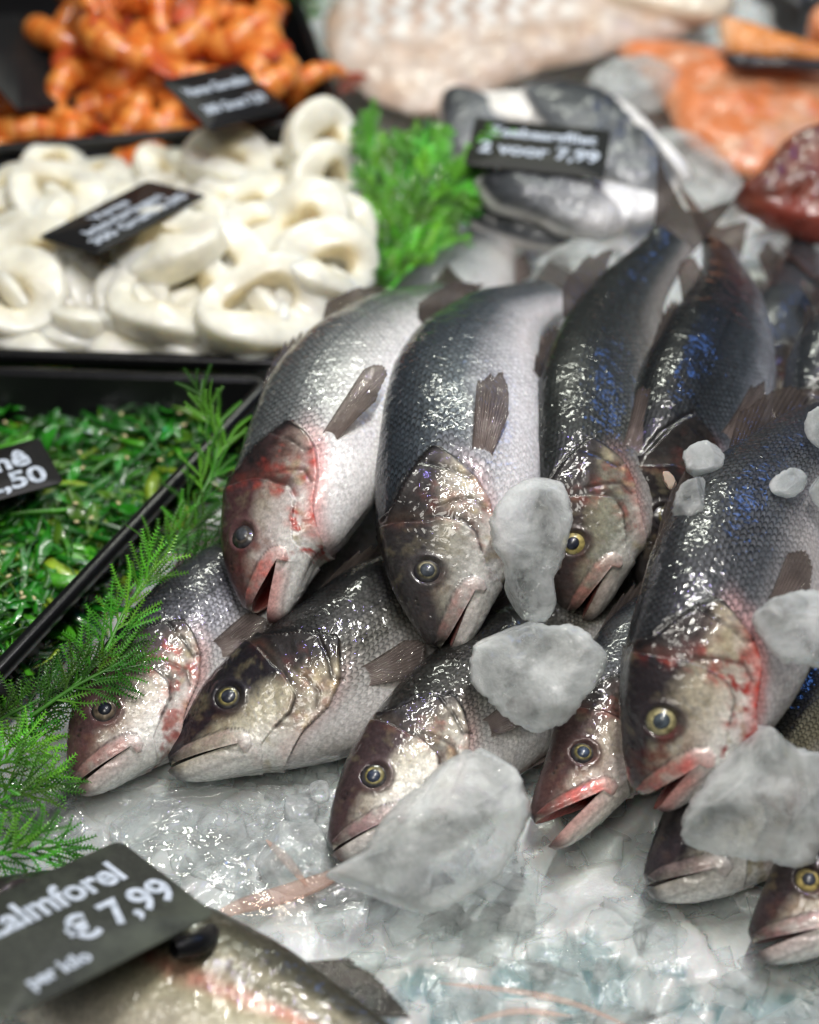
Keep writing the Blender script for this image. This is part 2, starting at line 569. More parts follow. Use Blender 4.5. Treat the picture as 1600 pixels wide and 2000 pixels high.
    x2 = x - lw * .006 * np.clip(1 - x / XC, 0, 1)
    # ---------------- open the lower jaw
    if gape:
        hy = float(ymid(np.array([XC]))[0])
        g = math.radians(gape)
        wgt = lw * np.where(x < XC, 1, sstep(XC + .075, XC, x) * sstep(0, .75, snx))
        a = g * wgt
        dx, dy = x2 - XC, y2 - hy
        x2 = np.where(wgt > 0, XC + dx * np.cos(a) - dy * np.sin(a), x2)
        y2 = np.where(wgt > 0, hy + dx * np.sin(a) + dy * np.cos(a), y2)
    # ---------------- pigment
    nA = fbm(p3 * .5, seed + 11, 3)
    nB = fbm(p3 * 2.2, seed + 23, 3)
    nC = fbm(p3 * 6, seed + 31, 2)
    t = tnorm + .05 * nA + .02 * nB + pal.get('shift', 0) + .05 * sstep(.5, .8, x)
    dark, flank, belly = (np.array(pal[q]) for q in ('dark', 'flank', 'belly'))
    stops = [0, .20, .36, .54, .74, 1.]
    cols = np.array([belly, belly * .97, .5 * belly + .5 * flank, flank * .9, .24 * flank + .55 * dark, dark * .6])
    C = np.stack([np.interp(t, stops, cols[:, q]) for q in range(3)], 1)
    scale_amt = np.interp(t, [0, .22, .42, .6, 1], [.14, .22, .55, .9, .8])
    met = np.interp(t, [0, .3, .55, .8, 1], [.05, .15, .5, .4, .12])
    def blend(col, w):
        nonlocal C
        w = np.clip(w, 0, 1)[:, None]
        C = C * (1 - w) + np.asarray(col) * w
    if pal.get('stripe'):
        blend((.36, .10, .07), .8 * np.exp(-((tnorm - .56 + .03 * nA) / .05) ** 2) * (.7 + .5 * nB))
        blend((.03, .026, .016), .75 * sstep(.25, .5, fbm(p3 * 2.6, seed + 91, 2)) * sstep(.5, .65, tnorm))
        blend((.46, .42, .30), .5 * np.exp(-((tnorm - .72) / .05) ** 2) * (.7 + .8 * nB))
    scale_amt = scale_amt * np.clip(.85 + .7 * fbm(p3 * .9, seed + 61, 3), .25, 1.2)
    # lateral line
    yl = np.interp(x, [.27, .4, .6, .83], [.052, .05, .022, .0])
    blend(dark * 1.1, .75 * np.exp(-((y - yl) / .0022) ** 2) * sstep(.27, .3, x))
    head = sstep(.003, -.003, dO)
    hs = 1 - head
    cheek, gold, red, snout, jawc = (np.array(pal[q]) for q in ('cheek', 'gold', 'red', 'snout', 'jaw'))
    th = tnorm + .06 * nA + .03 * nB + pal.get('hs', .06)
    hc = np.stack([np.interp(th, [0, .2, .34, .48, .62, .75, 1], np.array([jawc, jawc, .6 * jawc + .4 * cheek, cheek, .55 * cheek + .35 * gold, snout * .9, snout * .5])[:, q]) for q in range(3)], 1)
    C = C * hs[:, None] + hc * head[:, None]
    scale_amt = scale_amt * hs + head * .10
    met = met * hs + head * np.interp(th, [0, .3, .5, .7, .9], [.05, .15, .4, .35, .08])
    # mottling on cheek
    blend(gold * .55, head * .35 * sstep(.05, .5, nB) * sstep(.4, .55, th))
    blend(jawc * .85, head * .45 * sstep(.1, .5, nC) * sstep(.75, .5, th) * sstep(.3, .45, th))
    blend(snout, head * .4 * sstep(.15, .5, nC) * sstep(.45, .6, th))
    # gill cover behind the cheek: brown, black upper corner
    gc = head * sstep(-.002, .004, dP)
    blend(pal['gill'], gc * (.45 + .5 * nB) * sstep(.3, .45, th))
    topk = sstep(.035, .005, dTop) * head
    blend(pal['black'], gc * np.maximum(topk, sstep(.62, .8, th)) * (.8 + .4 * nB))
    blend(gold, gc * .7 * sstep(.1, .5, fbm(p3 * 1.3, seed + 41, 2)) * sstep(.75, .55, th))
    # snout and front of the head
    fr = sstep(.085, .03, x + .3 * (.03 - y) * 0 + .01 * nA) * sstep(-.006, .012, y + .1 * x)
    blend(snout, fr * (1 - lw) * .9)
    # ring round the eye
    blend(snout * 1.1, sidew * .85 * sstep(1.75, 1.15, de))
    # red flush
    rf = pal.get('flush', .3)
    blend(red, rf * head * .8 * np.exp(-(dPre / .010) ** 2) * np.clip(.3 + 1.3 * nB, 0, 1))
    blend(red * .8, rf * .9 * head * np.exp(-(dSub / .014) ** 2) * np.clip(.35 + 1.3 * nB, 0, 1))
    blend(red, rf * np.exp(-(dRear / .012) ** 2) * sstep(.02, -.03, y) * (.8 + .5 * nB))
    blend(np.array(belly) * .6 + red * .4, min(1, rf * 1.2) * hs * sstep(.045, .005, dO) * sstep(.75, .55, th) * (.6 + .5 * nB))
    eyef = sstep(.06, .0, np.hypot(x - (EX - .035), (y - (EY - .03)) * 1.4) - .01)
    blend(red * .35, rf * .7 * eyef * (1 - lw) * np.clip(.5 + 1.2 * nB, 0, 1))
    bl = sstep(.12, .45, fbm(p3 * 1.5, seed + 101, 3)) * sstep(.05, .02, np.abs(dP - .02)) * head * sstep(.8, .6, tnorm)
    blend(red * .75, bl * min(1, rf * 1.3))
    # grooves
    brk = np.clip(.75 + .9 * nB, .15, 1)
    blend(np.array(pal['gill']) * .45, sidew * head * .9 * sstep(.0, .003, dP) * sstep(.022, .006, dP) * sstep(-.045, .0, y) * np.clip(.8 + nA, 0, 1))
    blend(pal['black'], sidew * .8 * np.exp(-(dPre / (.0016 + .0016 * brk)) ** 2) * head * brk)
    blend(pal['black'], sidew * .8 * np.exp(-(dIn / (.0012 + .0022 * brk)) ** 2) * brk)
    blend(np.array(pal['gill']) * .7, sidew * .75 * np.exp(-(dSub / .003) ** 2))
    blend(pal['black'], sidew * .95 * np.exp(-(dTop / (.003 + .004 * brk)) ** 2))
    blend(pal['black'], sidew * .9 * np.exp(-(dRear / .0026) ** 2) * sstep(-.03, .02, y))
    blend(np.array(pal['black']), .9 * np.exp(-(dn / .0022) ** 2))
    # upper jaw plate and lips
    lip = np.array(pal['lip']) * np.array([.95, 1, 1])
    w = sstep(.002 + .002 * nC, -.0035, dM)
    blend(lip[None] * (.7 + .35 * sstep(.0, .09, x) + .35 * nB + .2 * nC)[:, None], w * pal.get('lipw', .72) * np.clip(.75 + .7 * nB, .2, 1.1))
    blend(jawc * .9, w * .5 * sstep(.085, .11, x) * (1 + nB))
    blend(snout, w * sstep(.06, .0, x + .02 * nA) * .75)
    blend(snout * .8, .7 * sidew * np.exp(-((dM - .0012) / .0016) ** 2) * (1 - lw))
    jl = lw * sstep(.028, .006, ymx - y) * sstep(XC + .01, XC - .03, x)
    blend(lip, jl * .5 * pal.get('flush', .3) * 1.4)
    blend(snout * 1.3, lw * sstep(.022, .004, x) * .85)
    blend(snout, lw * .35 * np.exp(-((ymx - y - .020) / .0025) ** 2) * sstep(.11, .06, x))
    wet = np.full(len(x), 1.)
    # ---------------- faces with the seam welded behind the mouth corner
    idx = np.arange(n * 2 * (m + 1)).reshape(n, 2, m + 1)
    idm = idx.copy()
    idm[ic:, 1, 0] = idx[ic:, 0, m]
    idm[ic:, 1, m] = idx[ic:, 0, 0]
    Q = []
    for s_ in (0, 1):
        g_ = idm[:, s_]
        Q.append(np.stack([g_[:-1, :-1], g_[1:, :-1], g_[1:, 1:], g_[:-1, 1:]], -1).reshape(-1, 4))
    Q = np.concatenate(Q)
    # mouth lining from the lip loop inwards
    loop = np.concatenate([idm[ic:0:-1, 0, 0], idm[0:1, 0, 0], idm[1:ic, 0, m], idm[ic:0:-1, 1, 0], idm[0:1, 1, 0], idm[1:ic, 1, m]])
    lpx, lpy, lpz = x2[loop], y2[loop], z2[loop]
    Tx, Ty = .15, -.036
    vx, vy, vz, cc, mm = [x2], [y2], [z2], [C], []
    base = len(x2)
    prev = loop
    tri = []
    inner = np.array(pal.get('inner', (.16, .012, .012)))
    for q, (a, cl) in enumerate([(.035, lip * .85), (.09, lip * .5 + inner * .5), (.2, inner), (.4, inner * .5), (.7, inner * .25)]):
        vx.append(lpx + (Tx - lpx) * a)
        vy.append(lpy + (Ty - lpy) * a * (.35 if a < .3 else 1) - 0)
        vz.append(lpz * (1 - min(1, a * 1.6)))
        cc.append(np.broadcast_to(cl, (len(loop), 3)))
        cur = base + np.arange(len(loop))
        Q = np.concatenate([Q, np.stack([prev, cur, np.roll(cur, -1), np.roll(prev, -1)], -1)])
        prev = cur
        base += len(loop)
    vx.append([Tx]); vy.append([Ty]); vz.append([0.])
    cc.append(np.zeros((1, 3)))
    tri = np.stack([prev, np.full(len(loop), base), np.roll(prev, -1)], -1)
    # tail end cap
    e = np.concatenate([idm[-1, 0, :-1], [idm[-1, 0, m]], idm[-1, 1, 1:-1]])
    vx.append([.835]); vy.append([.001]); vz.append([0.])
    cc.append(dark[None])
    tri = np.concatenate([tri, np.stack([e, np.full(len(e), base + 1), np.roll(e, -1)], -1)])
    vx, vy, vz, cc = np.concatenate(vx), np.concatenate(vy), np.concatenate(vz), np.concatenate(cc)
    extra = len(vx) - len(x)
    nsc = 78 * pal.get('scales', 1.)
    rows = 46 * pal.get('scales', 1.)
    lat = np.arctan2(z, y * .62) / np.pi * rows
    suv = np.zeros((len(vx), 3))
    suv[:len(x), 0] = -(-x * nsc * 1.25)
    suv[:len(x), 1] = lat
    msk = np.zeros((len(vx), 3))
    msk[:len(x), 0] = scale_amt * pal.get('scale_amt', 1.)
    msk[:len(x), 1] = met
    msk[:len(x), 2] = wet
    msk[len(x):, 2] = 1
    V = pose(vx, vy, vz)
    V[np.isnan(V)] = 0
    mesh_obj('body', V, Q, tri, FISH, root, {'Col': np.clip(cc, 0, 1), 'Msk': msk, 'suv': suv})
    # ---------------- eye
    if eye:
        wz = np.interp(EX, xs, wd_)
        i0 = np.argmin(np.where((lw < .5) & (z > 0), np.hypot(x - EX, y - EY), 9))
        nn = nrm(np.array([-.10, ny[i0] * .8, nz[i0]]))
        e1 = nrm(np.cross(np.array([0, 1., 0]), nn))
        e2 = np.cross(nn, e1)
        c0 = np.array([EX, EY, z2[i0]]) + nn * .0028
        def dome(r, hgt, nr, colf, lift, offc=(0, 0)):
            rr = np.linspace(0, 1, nr)
            th_ = np.linspace(0, 2 * np.pi, 40, endpoint=False)
            R, TH = np.meshgrid(rr, th_, indexing='ij')
            pts = c0 + nn * lift + (R * r * np.cos(TH) + offc[0])[..., None] * e1 + (R * r * np.sin(TH) + offc[1])[..., None] * e2 + (hgt * (1 - R**2))[..., None] * nn
            pts = pts.reshape(-1, 3)
            return pose(pts[:, 0], pts[:, 1], pts[:, 2]), grid_quads(nr, 40, True), colf(R.ravel(), TH.ravel())
        ir = np.array(pal.get('iris', (.42, .36, .14)))
        def icol(R, TH):
            nz_ = fbm(np.stack([np.cos(TH) * 3, np.sin(TH) * 3, R * 4], 1), seed + 3, 2)
            rg = pal.get('ring', .62)
            st = [0, .50, .54, rg, rg + .10, .90, 1.]
            cl = np.array([(.02, .02, .03), ir * .75, ir * .6, ir * .32, np.array((.05, .048, .05)), (.02, .016, .02), (.015, .012, .014)])
            c = np.stack([np.interp(R, st, cl[:, q]) for q in range(3)], 1)
            return c * np.clip(1 + 1.1 * nz_, .3, 1.8)[:, None] * (1 - .35 * np.clip(np.sin(TH), 0, 1) * (R > .55))[:, None]  # upper iris painted darker: shade put into the colour
        Vv, q_, c_ = dome(ER * pal.get('er', 1.) * 1.02, .0075, 16, icol, -.0035)
        eo = mesh_obj('eye', Vv, q_, None, EYE, root, {'Col': c_})
        pc = np.array(pal.get('pupil', (.012, .016, .03))) + rs.uniform(0, .035)
        Vv, q_, c_ = dome(ER * .50, .0030, 8, lambda R, TH: np.interp(R, [0, .6, 1], [1.2, 1., .6])[:, None] * pc[None] * np.clip(1 + .7 * fbm(np.stack([R * np.cos(TH) * 2, R * np.sin(TH) * 2], 1), seed, 2), .4, 2)[:, None], .0027, tuple(rs.uniform(-.0016, .0016, 2)))
        mesh_obj('pupil', Vv, q_, None, EYE, eo, {'Col': c_})
    # ---------------- fins
    def fin(nm, root_pts, tip_pts, nray, colA, colB, zoff, lift=0., edge=.12, mirror=False, curl=0.):
        nu, nv = nray * 5 + 1, 14
        us = np.linspace(0, 1, nu)
        ra = cr(np.linspace(0, 1, len(root_pts)), np.array(root_pts, float), us)
        ta = cr(np.linspace(0, 1, len(tip_pts)), np.array(tip_pts, float), us)
        rid = np.cos(us * nray * 2 * np.pi)
        ta = ra + (ta - ra) * (1 + edge * .5 * (rid - 1) + .10 * fbm(np.stack([us * 6, us * 0], 1), seed + nray, 2))[:, None]
        vs = np.linspace(0, 1, nv)
        A = ra[:, None] + (ta - ra)[:, None] * vs[None, :, None]
        bend = lift * np.sin(vs * 1.3)[None, :] + curl * np.sin(us * np.pi)[:, None] * vs[None] ** 2
        A[..., 2] += bend
        th_ = (.0008 * (1 - .6 * vs))[None, :] * (.55 + .45 * rid)[:, None]
        F = []
        for sg in (1, -1):
            B = A.copy()
            B[..., 2] += sg * th_
            F.append(B.reshape(-1, 3))
        a = np.concatenate(F)
        Vv = pose(a[:, 0], a[:, 1], a[:, 2])
        qs = np.concatenate([grid_quads(nu, nv), grid_quads(nu, nv)[:, ::-1] + nu * nv])
        g1 = np.arange(nu * nv).reshape(nu, nv)
        bd = np.concatenate([g1[:, 0], g1[-1, 1:], g1[-2::-1, -1], g1[0, -2:0:-1]])
        b2 = np.roll(bd, -1)
        qs = np.concatenate([qs, np.stack([bd, bd + nu * nv, b2 + nu * nv, b2], -1)])
        colA, colB = np.array(colA), np.array(colB)
        if nm == 'pectoral_fin': Vv = Vv
        w_ = vs[None, :, None]
        cl = (colA * (1 - w_) + colB * w_) * (.85 + .22 * rid)[:, None, None]
        cl = np.broadcast_to(cl, A.shape).reshape(-1, 3)
        cl = cl * (1 + .5 * fbm(A.reshape(-1, 3) * 90, seed + 77, 3))[:, None]
        mesh_obj(nm, Vv, qs, None, FIN, root, {'Col': np.concatenate([cl, cl])})
    if fins:
        fa, fb = np.array(pal['fin']), np.array(pal['fin2'])
        wz = .058
        sp, lf = pect
        pl = pal.get('pl', 1.)
        wq = .058
        if not pal.get('trout'): fin('pectoral_fin', [(.268, -.008, wq), (.270, -.018, wq + .003), (.266, -.028, wq)],
            [(.27 + .066 * pl, .004 + .045 * sp, wq + .012), (.27 + .105 * pl, .002 + .050 * sp, wq + .016), (.27 + .122 * pl, -.014 + .055 * sp, wq + .017), (.27 + .108 * pl, -.034 + .05 * sp, wq + .014), (.27 + .065 * pl, -.044 + .035 * sp, wq + .006)], 15, fb, fa, 0, .04 * lf, .02)
        if not pal.get('trout'): fin('spiny_dorsal_fin', [(.30, .110, 0), (.36, .112, 0), (.44, .108, 0), (.50, .101, 0)],
            [(.37, .120, .004), (.44, .128, .006), (.51, .120, .004), (.54, .102, 0)], 8, fa * .6, fa, 0, 0, .25)
        fin('soft_dorsal_fin', [(.54, .093, 0), (.60, .081, 0), (.68, .062, 0)],
            [(.61, .118, .004), (.68, .102, .004), (.73, .074, 0)], 12, fa * .7, fa, 0, 0, .05)
        fin('anal_fin', [(.57, -.084, 0), (.62, -.073, 0), (.68, -.058, 0)],
            [(.64, -.108, .004), (.69, -.092, .004), (.72, -.068, 0)], 9, fb, fa, 0, 0, .05)
        fin('pelvic_fin', [(.29, -.104, .028), (.305, -.108, .024), (.315, -.110, .016)],
            [(.37, -.122, .03), (.38, -.118, .018), (.375, -.114, .008)], 6, fb, fb, 0, .0, .05)
        fin('tail_fin', [(.822, .040, 0), (.835, .018, 0), (.838, 0, 0), (.835, -.018, 0), (.822, -.040, 0)],
            [(1.0, .085, .006), (.955, .045, .003), (.915, 0, .0), (.955, -.045, .003), (1.0, -.080, .006)], 17, fa * .8, fa * .7, 0, 0, .04)
    return root

BASE = dict(dark=(.030, .034, .040), flank=(.20, .21, .225), belly=(.62, .60, .58), cheek=(.50, .48, .43), gold=(.36, .31, .19), red=(.42, .07, .05),
            snout=(.040, .032, .034), jaw=(.78, .765, .73), gill=(.105, .085, .068), black=(.010, .009, .010), lip=(.46, .24, .22), fin=(.11, .090, .082), fin2=(.34, .27, .25), flush=.3)
def pal(**k):
    d = dict(BASE)
    d.update(k)
    return d

# ------------------------------------------------------------------ setting: the ice counter
def ice_bed():
    nx, ny = 460, 540
    gx = np.linspace(-.75, .75, nx)
    gy = np.linspace(-.50, 1.25, ny)
    X, Y = np.meshgrid(gx, gy)
    p = np.stack([X.ravel(), Y.ravel()], 1)
    # plates of ice frozen together: cells with their own height and tilt
    q = p + .006 * np.stack([fbm(p * 40, 3, 2), fbm(p * 40, 8, 2)], 1)
    cs = .042
    gi = np.floor(q / cs).astype(np.int64)
    ds, hs = [], []
    for a in (-1, 0, 1):
        for b in (-1, 0, 1):
            ix, iy = gi[:, 0] + a, gi[:, 1] + b
            zz = np.zeros_like(ix)
            c = np.stack([ix + .1 + .8 * _h(ix, iy, zz, 1), iy + .1 + .8 * _h(ix, iy, zz, 2)], 1) * cs
            dv = q - c
            ds.append(np.hypot(dv[:, 0], dv[:, 1]))
            hs.append((_h(ix, iy, zz, 3) - .5) * .010 + dv[:, 0] * (_h(ix, iy, zz, 4) - .5) * .35 + dv[:, 1] * (_h(ix, iy, zz, 5) - .5) * .35)
    ds, hs = np.array(ds), np.array(hs)
    w = np.exp(-(ds - ds.min(0)) / .0016)
    z = (w * hs).sum(0) / w.sum(0)
    sd = np.sort(ds, 0)
    z = z - .003 * np.exp(-(sd[1] - sd[0]) / .003) - .002 + .0016 * fbm(p * 60, 9, 3)
    thin = np.zeros(len(p))
    for px, py, r, e in [(1160, 1880, .020, 1.5), (1030, 1895, .016, 1.4), (1120, 1950, .018, .8), (1210, 1930, .012, .7), (620, 1640, .010, 1.5), (1480, 1985, .02, 1.8), (700, 1985, .022, 2.2), (930, 1990, .018, 2.), (1290, 1900, .014, 1.), (1350, 1960, .012, 1.6), (820, 1930, .012, 1.6), (560, 1700, .010, 1.2), (1560, 1960, .012, 1.)]:
        c = at(px, py, 0)
        d = np.hypot((p[:, 0] - c[0]) / e, p[:, 1] - c[1]) / r + .9 * fbm(p * 55, 13, 3)
        thin = np.maximum(thin, sstep(.9, .45, d))
    z -= .003 * thin
    o = mesh_obj('ice_bed', np.stack([p[:, 0], p[:, 1], z], 1), grid_quads(ny, nx), None, BED, None, {'thin': thin})
    tag(o, kind='structure')
ice_bed()

# ------------------------------------------------------------------ trays
def round_loop(c, r, k=8):
    c = np.asarray(c, float)
    out = []
    for i in range(len(c)):
        p0, p1, p2 = c[i - 1], c[i], c[(i + 1) % len(c)]
        a = p1 + nrm(p0 - p1) * r
        b = p1 + nrm(p2 - p1) * r
        for t in np.linspace(0, 1, k):
            out.append((1 - t)**2 * a + 2 * t * (1 - t) * p1 + t * t * b)
    L = np.array(out)
    # resample long sides
    res = []
    for i in range(len(L)):
        q, w = L[i], L[(i + 1) % len(L)]
        s_ = max(1, int(np.linalg.norm(w - q) / .02))
        for t in range(s_): res.append(q + (w - q) * t / s_)
    return np.array(res)

def inset(L, d):
    T = nrm(np.roll(L, -1, 0) - np.roll(L, 1, 0))
    up = np.array([0, 0, 1.])
    Nn = nrm(np.cross(up, T))
    ctr = L.mean(0)
    sg = np.sign(((ctr - L) * Nn).sum(1).mean())
    return L + Nn * d * sg

def tray(corners, depth, label, lipw=.008, slope=.012):
    root = empty('serving_tray', label, 'tray', 'black serving trays')
    L = round_loop(corners, .02)
    up = np.array([0, 0, 1.])
    rings = [inset(L, .001) - up * .010, L - up * .009, L - up * .002, inset(L, .0015), inset(L, lipw - .002), inset(L, lipw) - up * .0015,
             inset(L, lipw + .001) - up * .005]
    base = inset(L, lipw + slope)
    rings.append(base - up * (depth - .006))
    rings.append(inset(L, lipw + slope + .003) - up * (depth - .002))
    rings.append(inset(L, lipw + slope + .008) - up * depth)
    c0 = L.mean(0) - up * depth
    k = len(L)
    lipV = np.concatenate(rings[:6])
    mesh_obj('rim', lipV, grid_quads(6, k, True), None, TRAYM, root)
    V = np.concatenate(rings[5:] + [c0[None]])
    nb = 5
    last = np.arange(k) + (nb - 1) * k
    # outer skin of the basin, 2 mm away
    o1 = inset(L, lipw - .002) - up * .004
    o2 = inset(L, lipw + slope - .002) - up * (depth + .002)
    base_i = len(V)
    V = np.concatenate([V, o1, o2, c0[None] - up * .002])
    q = np.concatenate([grid_quads(nb, k, True), grid_quads(2, k, True, base_i)[:, ::-1]])
    t = np.stack([last, np.roll(last, -1), np.full(k, nb * k)], -1)
    l2 = base_i + k + np.arange(k)
    t = np.concatenate([t, np.stack([np.roll(l2, -1), l2, np.full(k, base_i + 2 * k)], -1)])
    mesh_obj('basin', V, q, t, TRAYM, root)
    return root
RZ = .062
tray([at(-160, 322, RZ), at(694, 236, RZ), at(735, 330, RZ), at(722, 560, RZ), at(640, 712, RZ), at(-150, 688, RZ)], .045, 'black tray heaped with white squid rings')
tray([at(-260, 706, RZ), at(545, 730, RZ), at(-120, 1440, RZ), at(-420, 1400, RZ)], .048, 'black tray holding green seaweed salad')
tray([at(-200, -60, RZ + .012), at(560, -90, RZ + .012), at(668, 210, RZ + .012), at(640, 236, RZ + .012), at(-180, 302, RZ + .012)], .05, 'black tray holding orange cooked shrimp')

# ------------------------------------------------------------------ slabs: ice, fillets
def slab(name, outline, z, thick, mat, label, cat, group=None, tilt=.55, seed=0, colf=None, rough=.0012, edge=.75, nb=96, nr=16, yaw=0., big=.1, mid=None, parent=None, dome=.5, lump=.12, flat=6, facets=0):
    o2 = np.array(outline, float)
    c2 = o2.mean(0) if mid is None else np.array(mid, float)
    n_ = nrm(np.array([yaw, -tilt, 1.]))
    p0 = at(c2[0], c2[1], z)
    # smooth closed outline
    k = len(o2)
    seg = np.linalg.norm(np.roll(o2, -1, 0) - o2, axis=1)
    ext = np.concatenate([o2[-2:], o2, o2[:3]])
    tt = np.concatenate([[0], np.cumsum(np.linalg.norm(np.diff(ext, axis=0), axis=1))])
    u = np.linspace(tt[2], tt[2 + k], nb, endpoint=False)
    sm = cr(tt, ext, u)
    pts = np.array([on_plane(q[0], q[1], p0, n_) for q in sm])
    ctr = p0
    rel = pts - ctr
    # jagged edge
    rr = np.linalg.norm(rel, axis=1)
    rel = rel * (1 + big * .5 * fbm(rel * 70, seed + 2, 4))[:, None]
    prof = []
    for a in np.linspace(0, 1, nr): prof.append((a, 1.))
    ss, hh = [], []
    top = np.linspace(0.02, 1, nr)
    for a in top:
        ss.append(a); hh.append(dome * 2 * (1 - a**flat) ** .7 * (1 - .25 * a) if a < 1 else 0)
    A = np.array(ss + ss[-2::-1])
    Hh = np.array(hh + [-q * .6 for q in hh[-2::-1]])
    A = A.copy()
    Vr = ctr + rel[None] * (A[:, None, None] ** edge) + n_ * (thick * Hh)[:, None, None]
    V = Vr.reshape(-1, 3)
    nv = fbm(V * 50, seed, 2) * thick * lump * 2 + fbm(V * 300, seed + 7, 3) * rough
    inner_ = np.repeat(np.concatenate([top, top[-2::-1]]), nb)[:, None]
    ups = np.repeat(np.where(np.arange(len(A)) < nr, 1., -1.), nb)[:, None]
    if facets: nv = nv + inner_[:, 0] ** 5 * fbm(V * 420, seed + 5, 3) * .0016
    V = V + (n_ * ups * (1 - inner_ ** 3) + nrm(V - ctr) * inner_ ** 3) * nv[:, None]
    if facets:
        rq = np.random.RandomState(seed + 900)
        e1 = nrm(np.cross(n_, [0, 1., 0]))
        e2 = np.cross(n_, e1)
        for q_ in range(facets):
            a_ = rq.rand() * 6.283
            dn = nrm((e1 * math.cos(a_) + e2 * math.sin(a_)) * rq.uniform(.25, 1.) + n_ * rq.uniform(.15, 1.1))
            pr = (V - ctr) @ dn
            off_ = pr.max() - rq.uniform(.08, .28) * thick * 2
            V = V - dn * np.maximum(pr - off_, 0)[:, None] * .97
    nV = len(V)
    V = np.concatenate([V, [V[:nb].mean(0), V[-nb:].mean(0)]])
    q = grid_quads(len(A), nb, True)
    r0 = np.arange(nb)
    tr_ = np.concatenate([np.stack([np.roll(r0, -1), r0, np.full(nb, nV)], -1), np.stack([r0 + nV - nb, np.roll(r0, -1) + nV - nb, np.full(nb, nV + 1)], -1)])
    att = {'Rim': np.concatenate([np.repeat(np.clip(np.concatenate([top, top[-2::-1]]), 0, 1) ** 7, nb), [0, 0]])}
    if colf is not None:
        # parameters along the piece: image-plane layout of the outline, ring fraction, upper side
        par = (c2 + (sm - c2)[None] * (A[:, None, None] ** edge)).reshape(-1, 2)
        par = np.concatenate([par, [c2, c2]])
        ra = np.concatenate([np.repeat(A, nb), [0, 0]])
        upf = np.concatenate([np.repeat(np.arange(len(A)) < nr - 1, nb), [True, False]])
        att = {'Col': np.clip(colf(par[:, 0], par[:, 1], ra, upf, V), 0, 1)}
    o = mesh_obj(name, V - ctr, q, tr_, mat, parent, att)
    o.location = ctr
    if parent is None: tag(o, label, cat, group)
    return o

# ------------------------------------------------------------------ fish placement
NEAR = 'sea bass piled on the ice'
# lower row
fish('sea_bass', 'sea bass at the far left of the lower row, half under the green sprig',
     [(0, 140, 1530, .022), (.12, 232, 1422, .030), (.27, 365, 1290, .034), (.45, 490, 1180, .034), (.65, 640, 1060, .034), (.83, 760, 960, .03)], .385, [(0, 22), (.3, 30), (.83, 30)],
     pal(flank=(.24, .24, .27), cheek=(.52, .48, .44), snout=(.10, .055, .055), lip=(.48, .24, .22), flush=.6, iris=(.36, .28, .2), ring=.74), seed=7, gape=3)
fish('sea_bass', 'dark-headed sea bass with golden cheek, mouth shut, lying on ice in the lower row',
     [(0, 330, 1490, .022), (.12, 475, 1405, .032), (.27, 650, 1325, .038), (.45, 800, 1220, .038), (.65, 960, 1110, .036), (.83, 1090, 1030, .03)], .41, [(0, 22), (.3, 32), (.83, 30)],
     pal(dark=(.016, .017, .018), flank=(.095, .092, .08), cheek=(.54, .50, .39), gold=(.40, .34, .20), snout=(.018, .015, .020), gill=(.09, .065, .045), lip=(.40, .29, .26), flush=.22, hs=.11), seed=3, gape=2, pect=(-.35, .35))
fish('sea_bass', 'sea bass with big blue pupil, its cheek half hidden by the largest ice slab',
     [(0, 645, 1655, .022), (.12, 755, 1550, .032), (.27, 885, 1435, .036), (.45, 1030, 1315, .036), (.65, 1180, 1200, .036), (.83, 1300, 1110, .03)], .37, [(0, 20), (.3, 30), (.83, 30)],
     pal(dark=(.014, .014, .013), flank=(.09, .087, .072), cheek=(.62, .59, .52), snout=(.07, .045, .048), lip=(.34, .18, .19), flush=.3, hs=.02, pupil=(.03, .04, .07), er=1.12, ring=.56), seed=11, gape=2)
fish('sea_bass', 'sea bass with wide open red mouth in the lower row',
     [(0, 1040, 1602, .03), (.12, 1152, 1505, .036), (.27, 1232, 1388, .04), (.45, 1320, 1270, .04), (.65, 1430, 1170, .036), (.83, 1540, 1080, .03)], .35, [(0, 20), (.3, 28), (.83, 30)],
     pal(snout=(.075, .042, .04), cheek=(.44, .37, .33), lipw=.95, lip=(.60, .14, .12), jaw=(.70, .65, .59), flush=.6, inner=(.30, .02, .015), pupil=(.04, .06, .10)), seed=17, gape=22)
fish('sea_bass', 'sea bass whose eye is covered by a rough ice block, white jaw showing',
     [(0, 1260, 1722, .022), (.12, 1380, 1645, .032), (.27, 1500, 1530, .036), (.45, 1620, 1420, .036), (.65, 1760, 1310, .034), (.83, 1880, 1220, .03)], .39, [(0, 20), (.3, 28), (.83, 30)],
     pal(snout=(.035, .03, .035), flank=(.2, .18, .12), lip=(.38, .27, .26), flush=.2, hs=.2), seed=21, gape=3)
fish('sea_bass', 'yellow-eyed sea bass cut by the lower right edge of the picture',
     [(0, 1465, 1835, .022), (.12, 1592, 1756, .032), (.27, 1710, 1650, .036), (.45, 1850, 1540, .036), (.65, 1990, 1440, .034), (.83, 2110, 1360, .03)], .37, [(0, 20), (.3, 28), (.83, 30)],
     pal(snout=(.045, .033, .035), iris=(.7, .55, .2), ring=.8, lip=(.44, .2, .2), flush=.5, gold=(.45, .33, .14)), seed=25, gape=8)
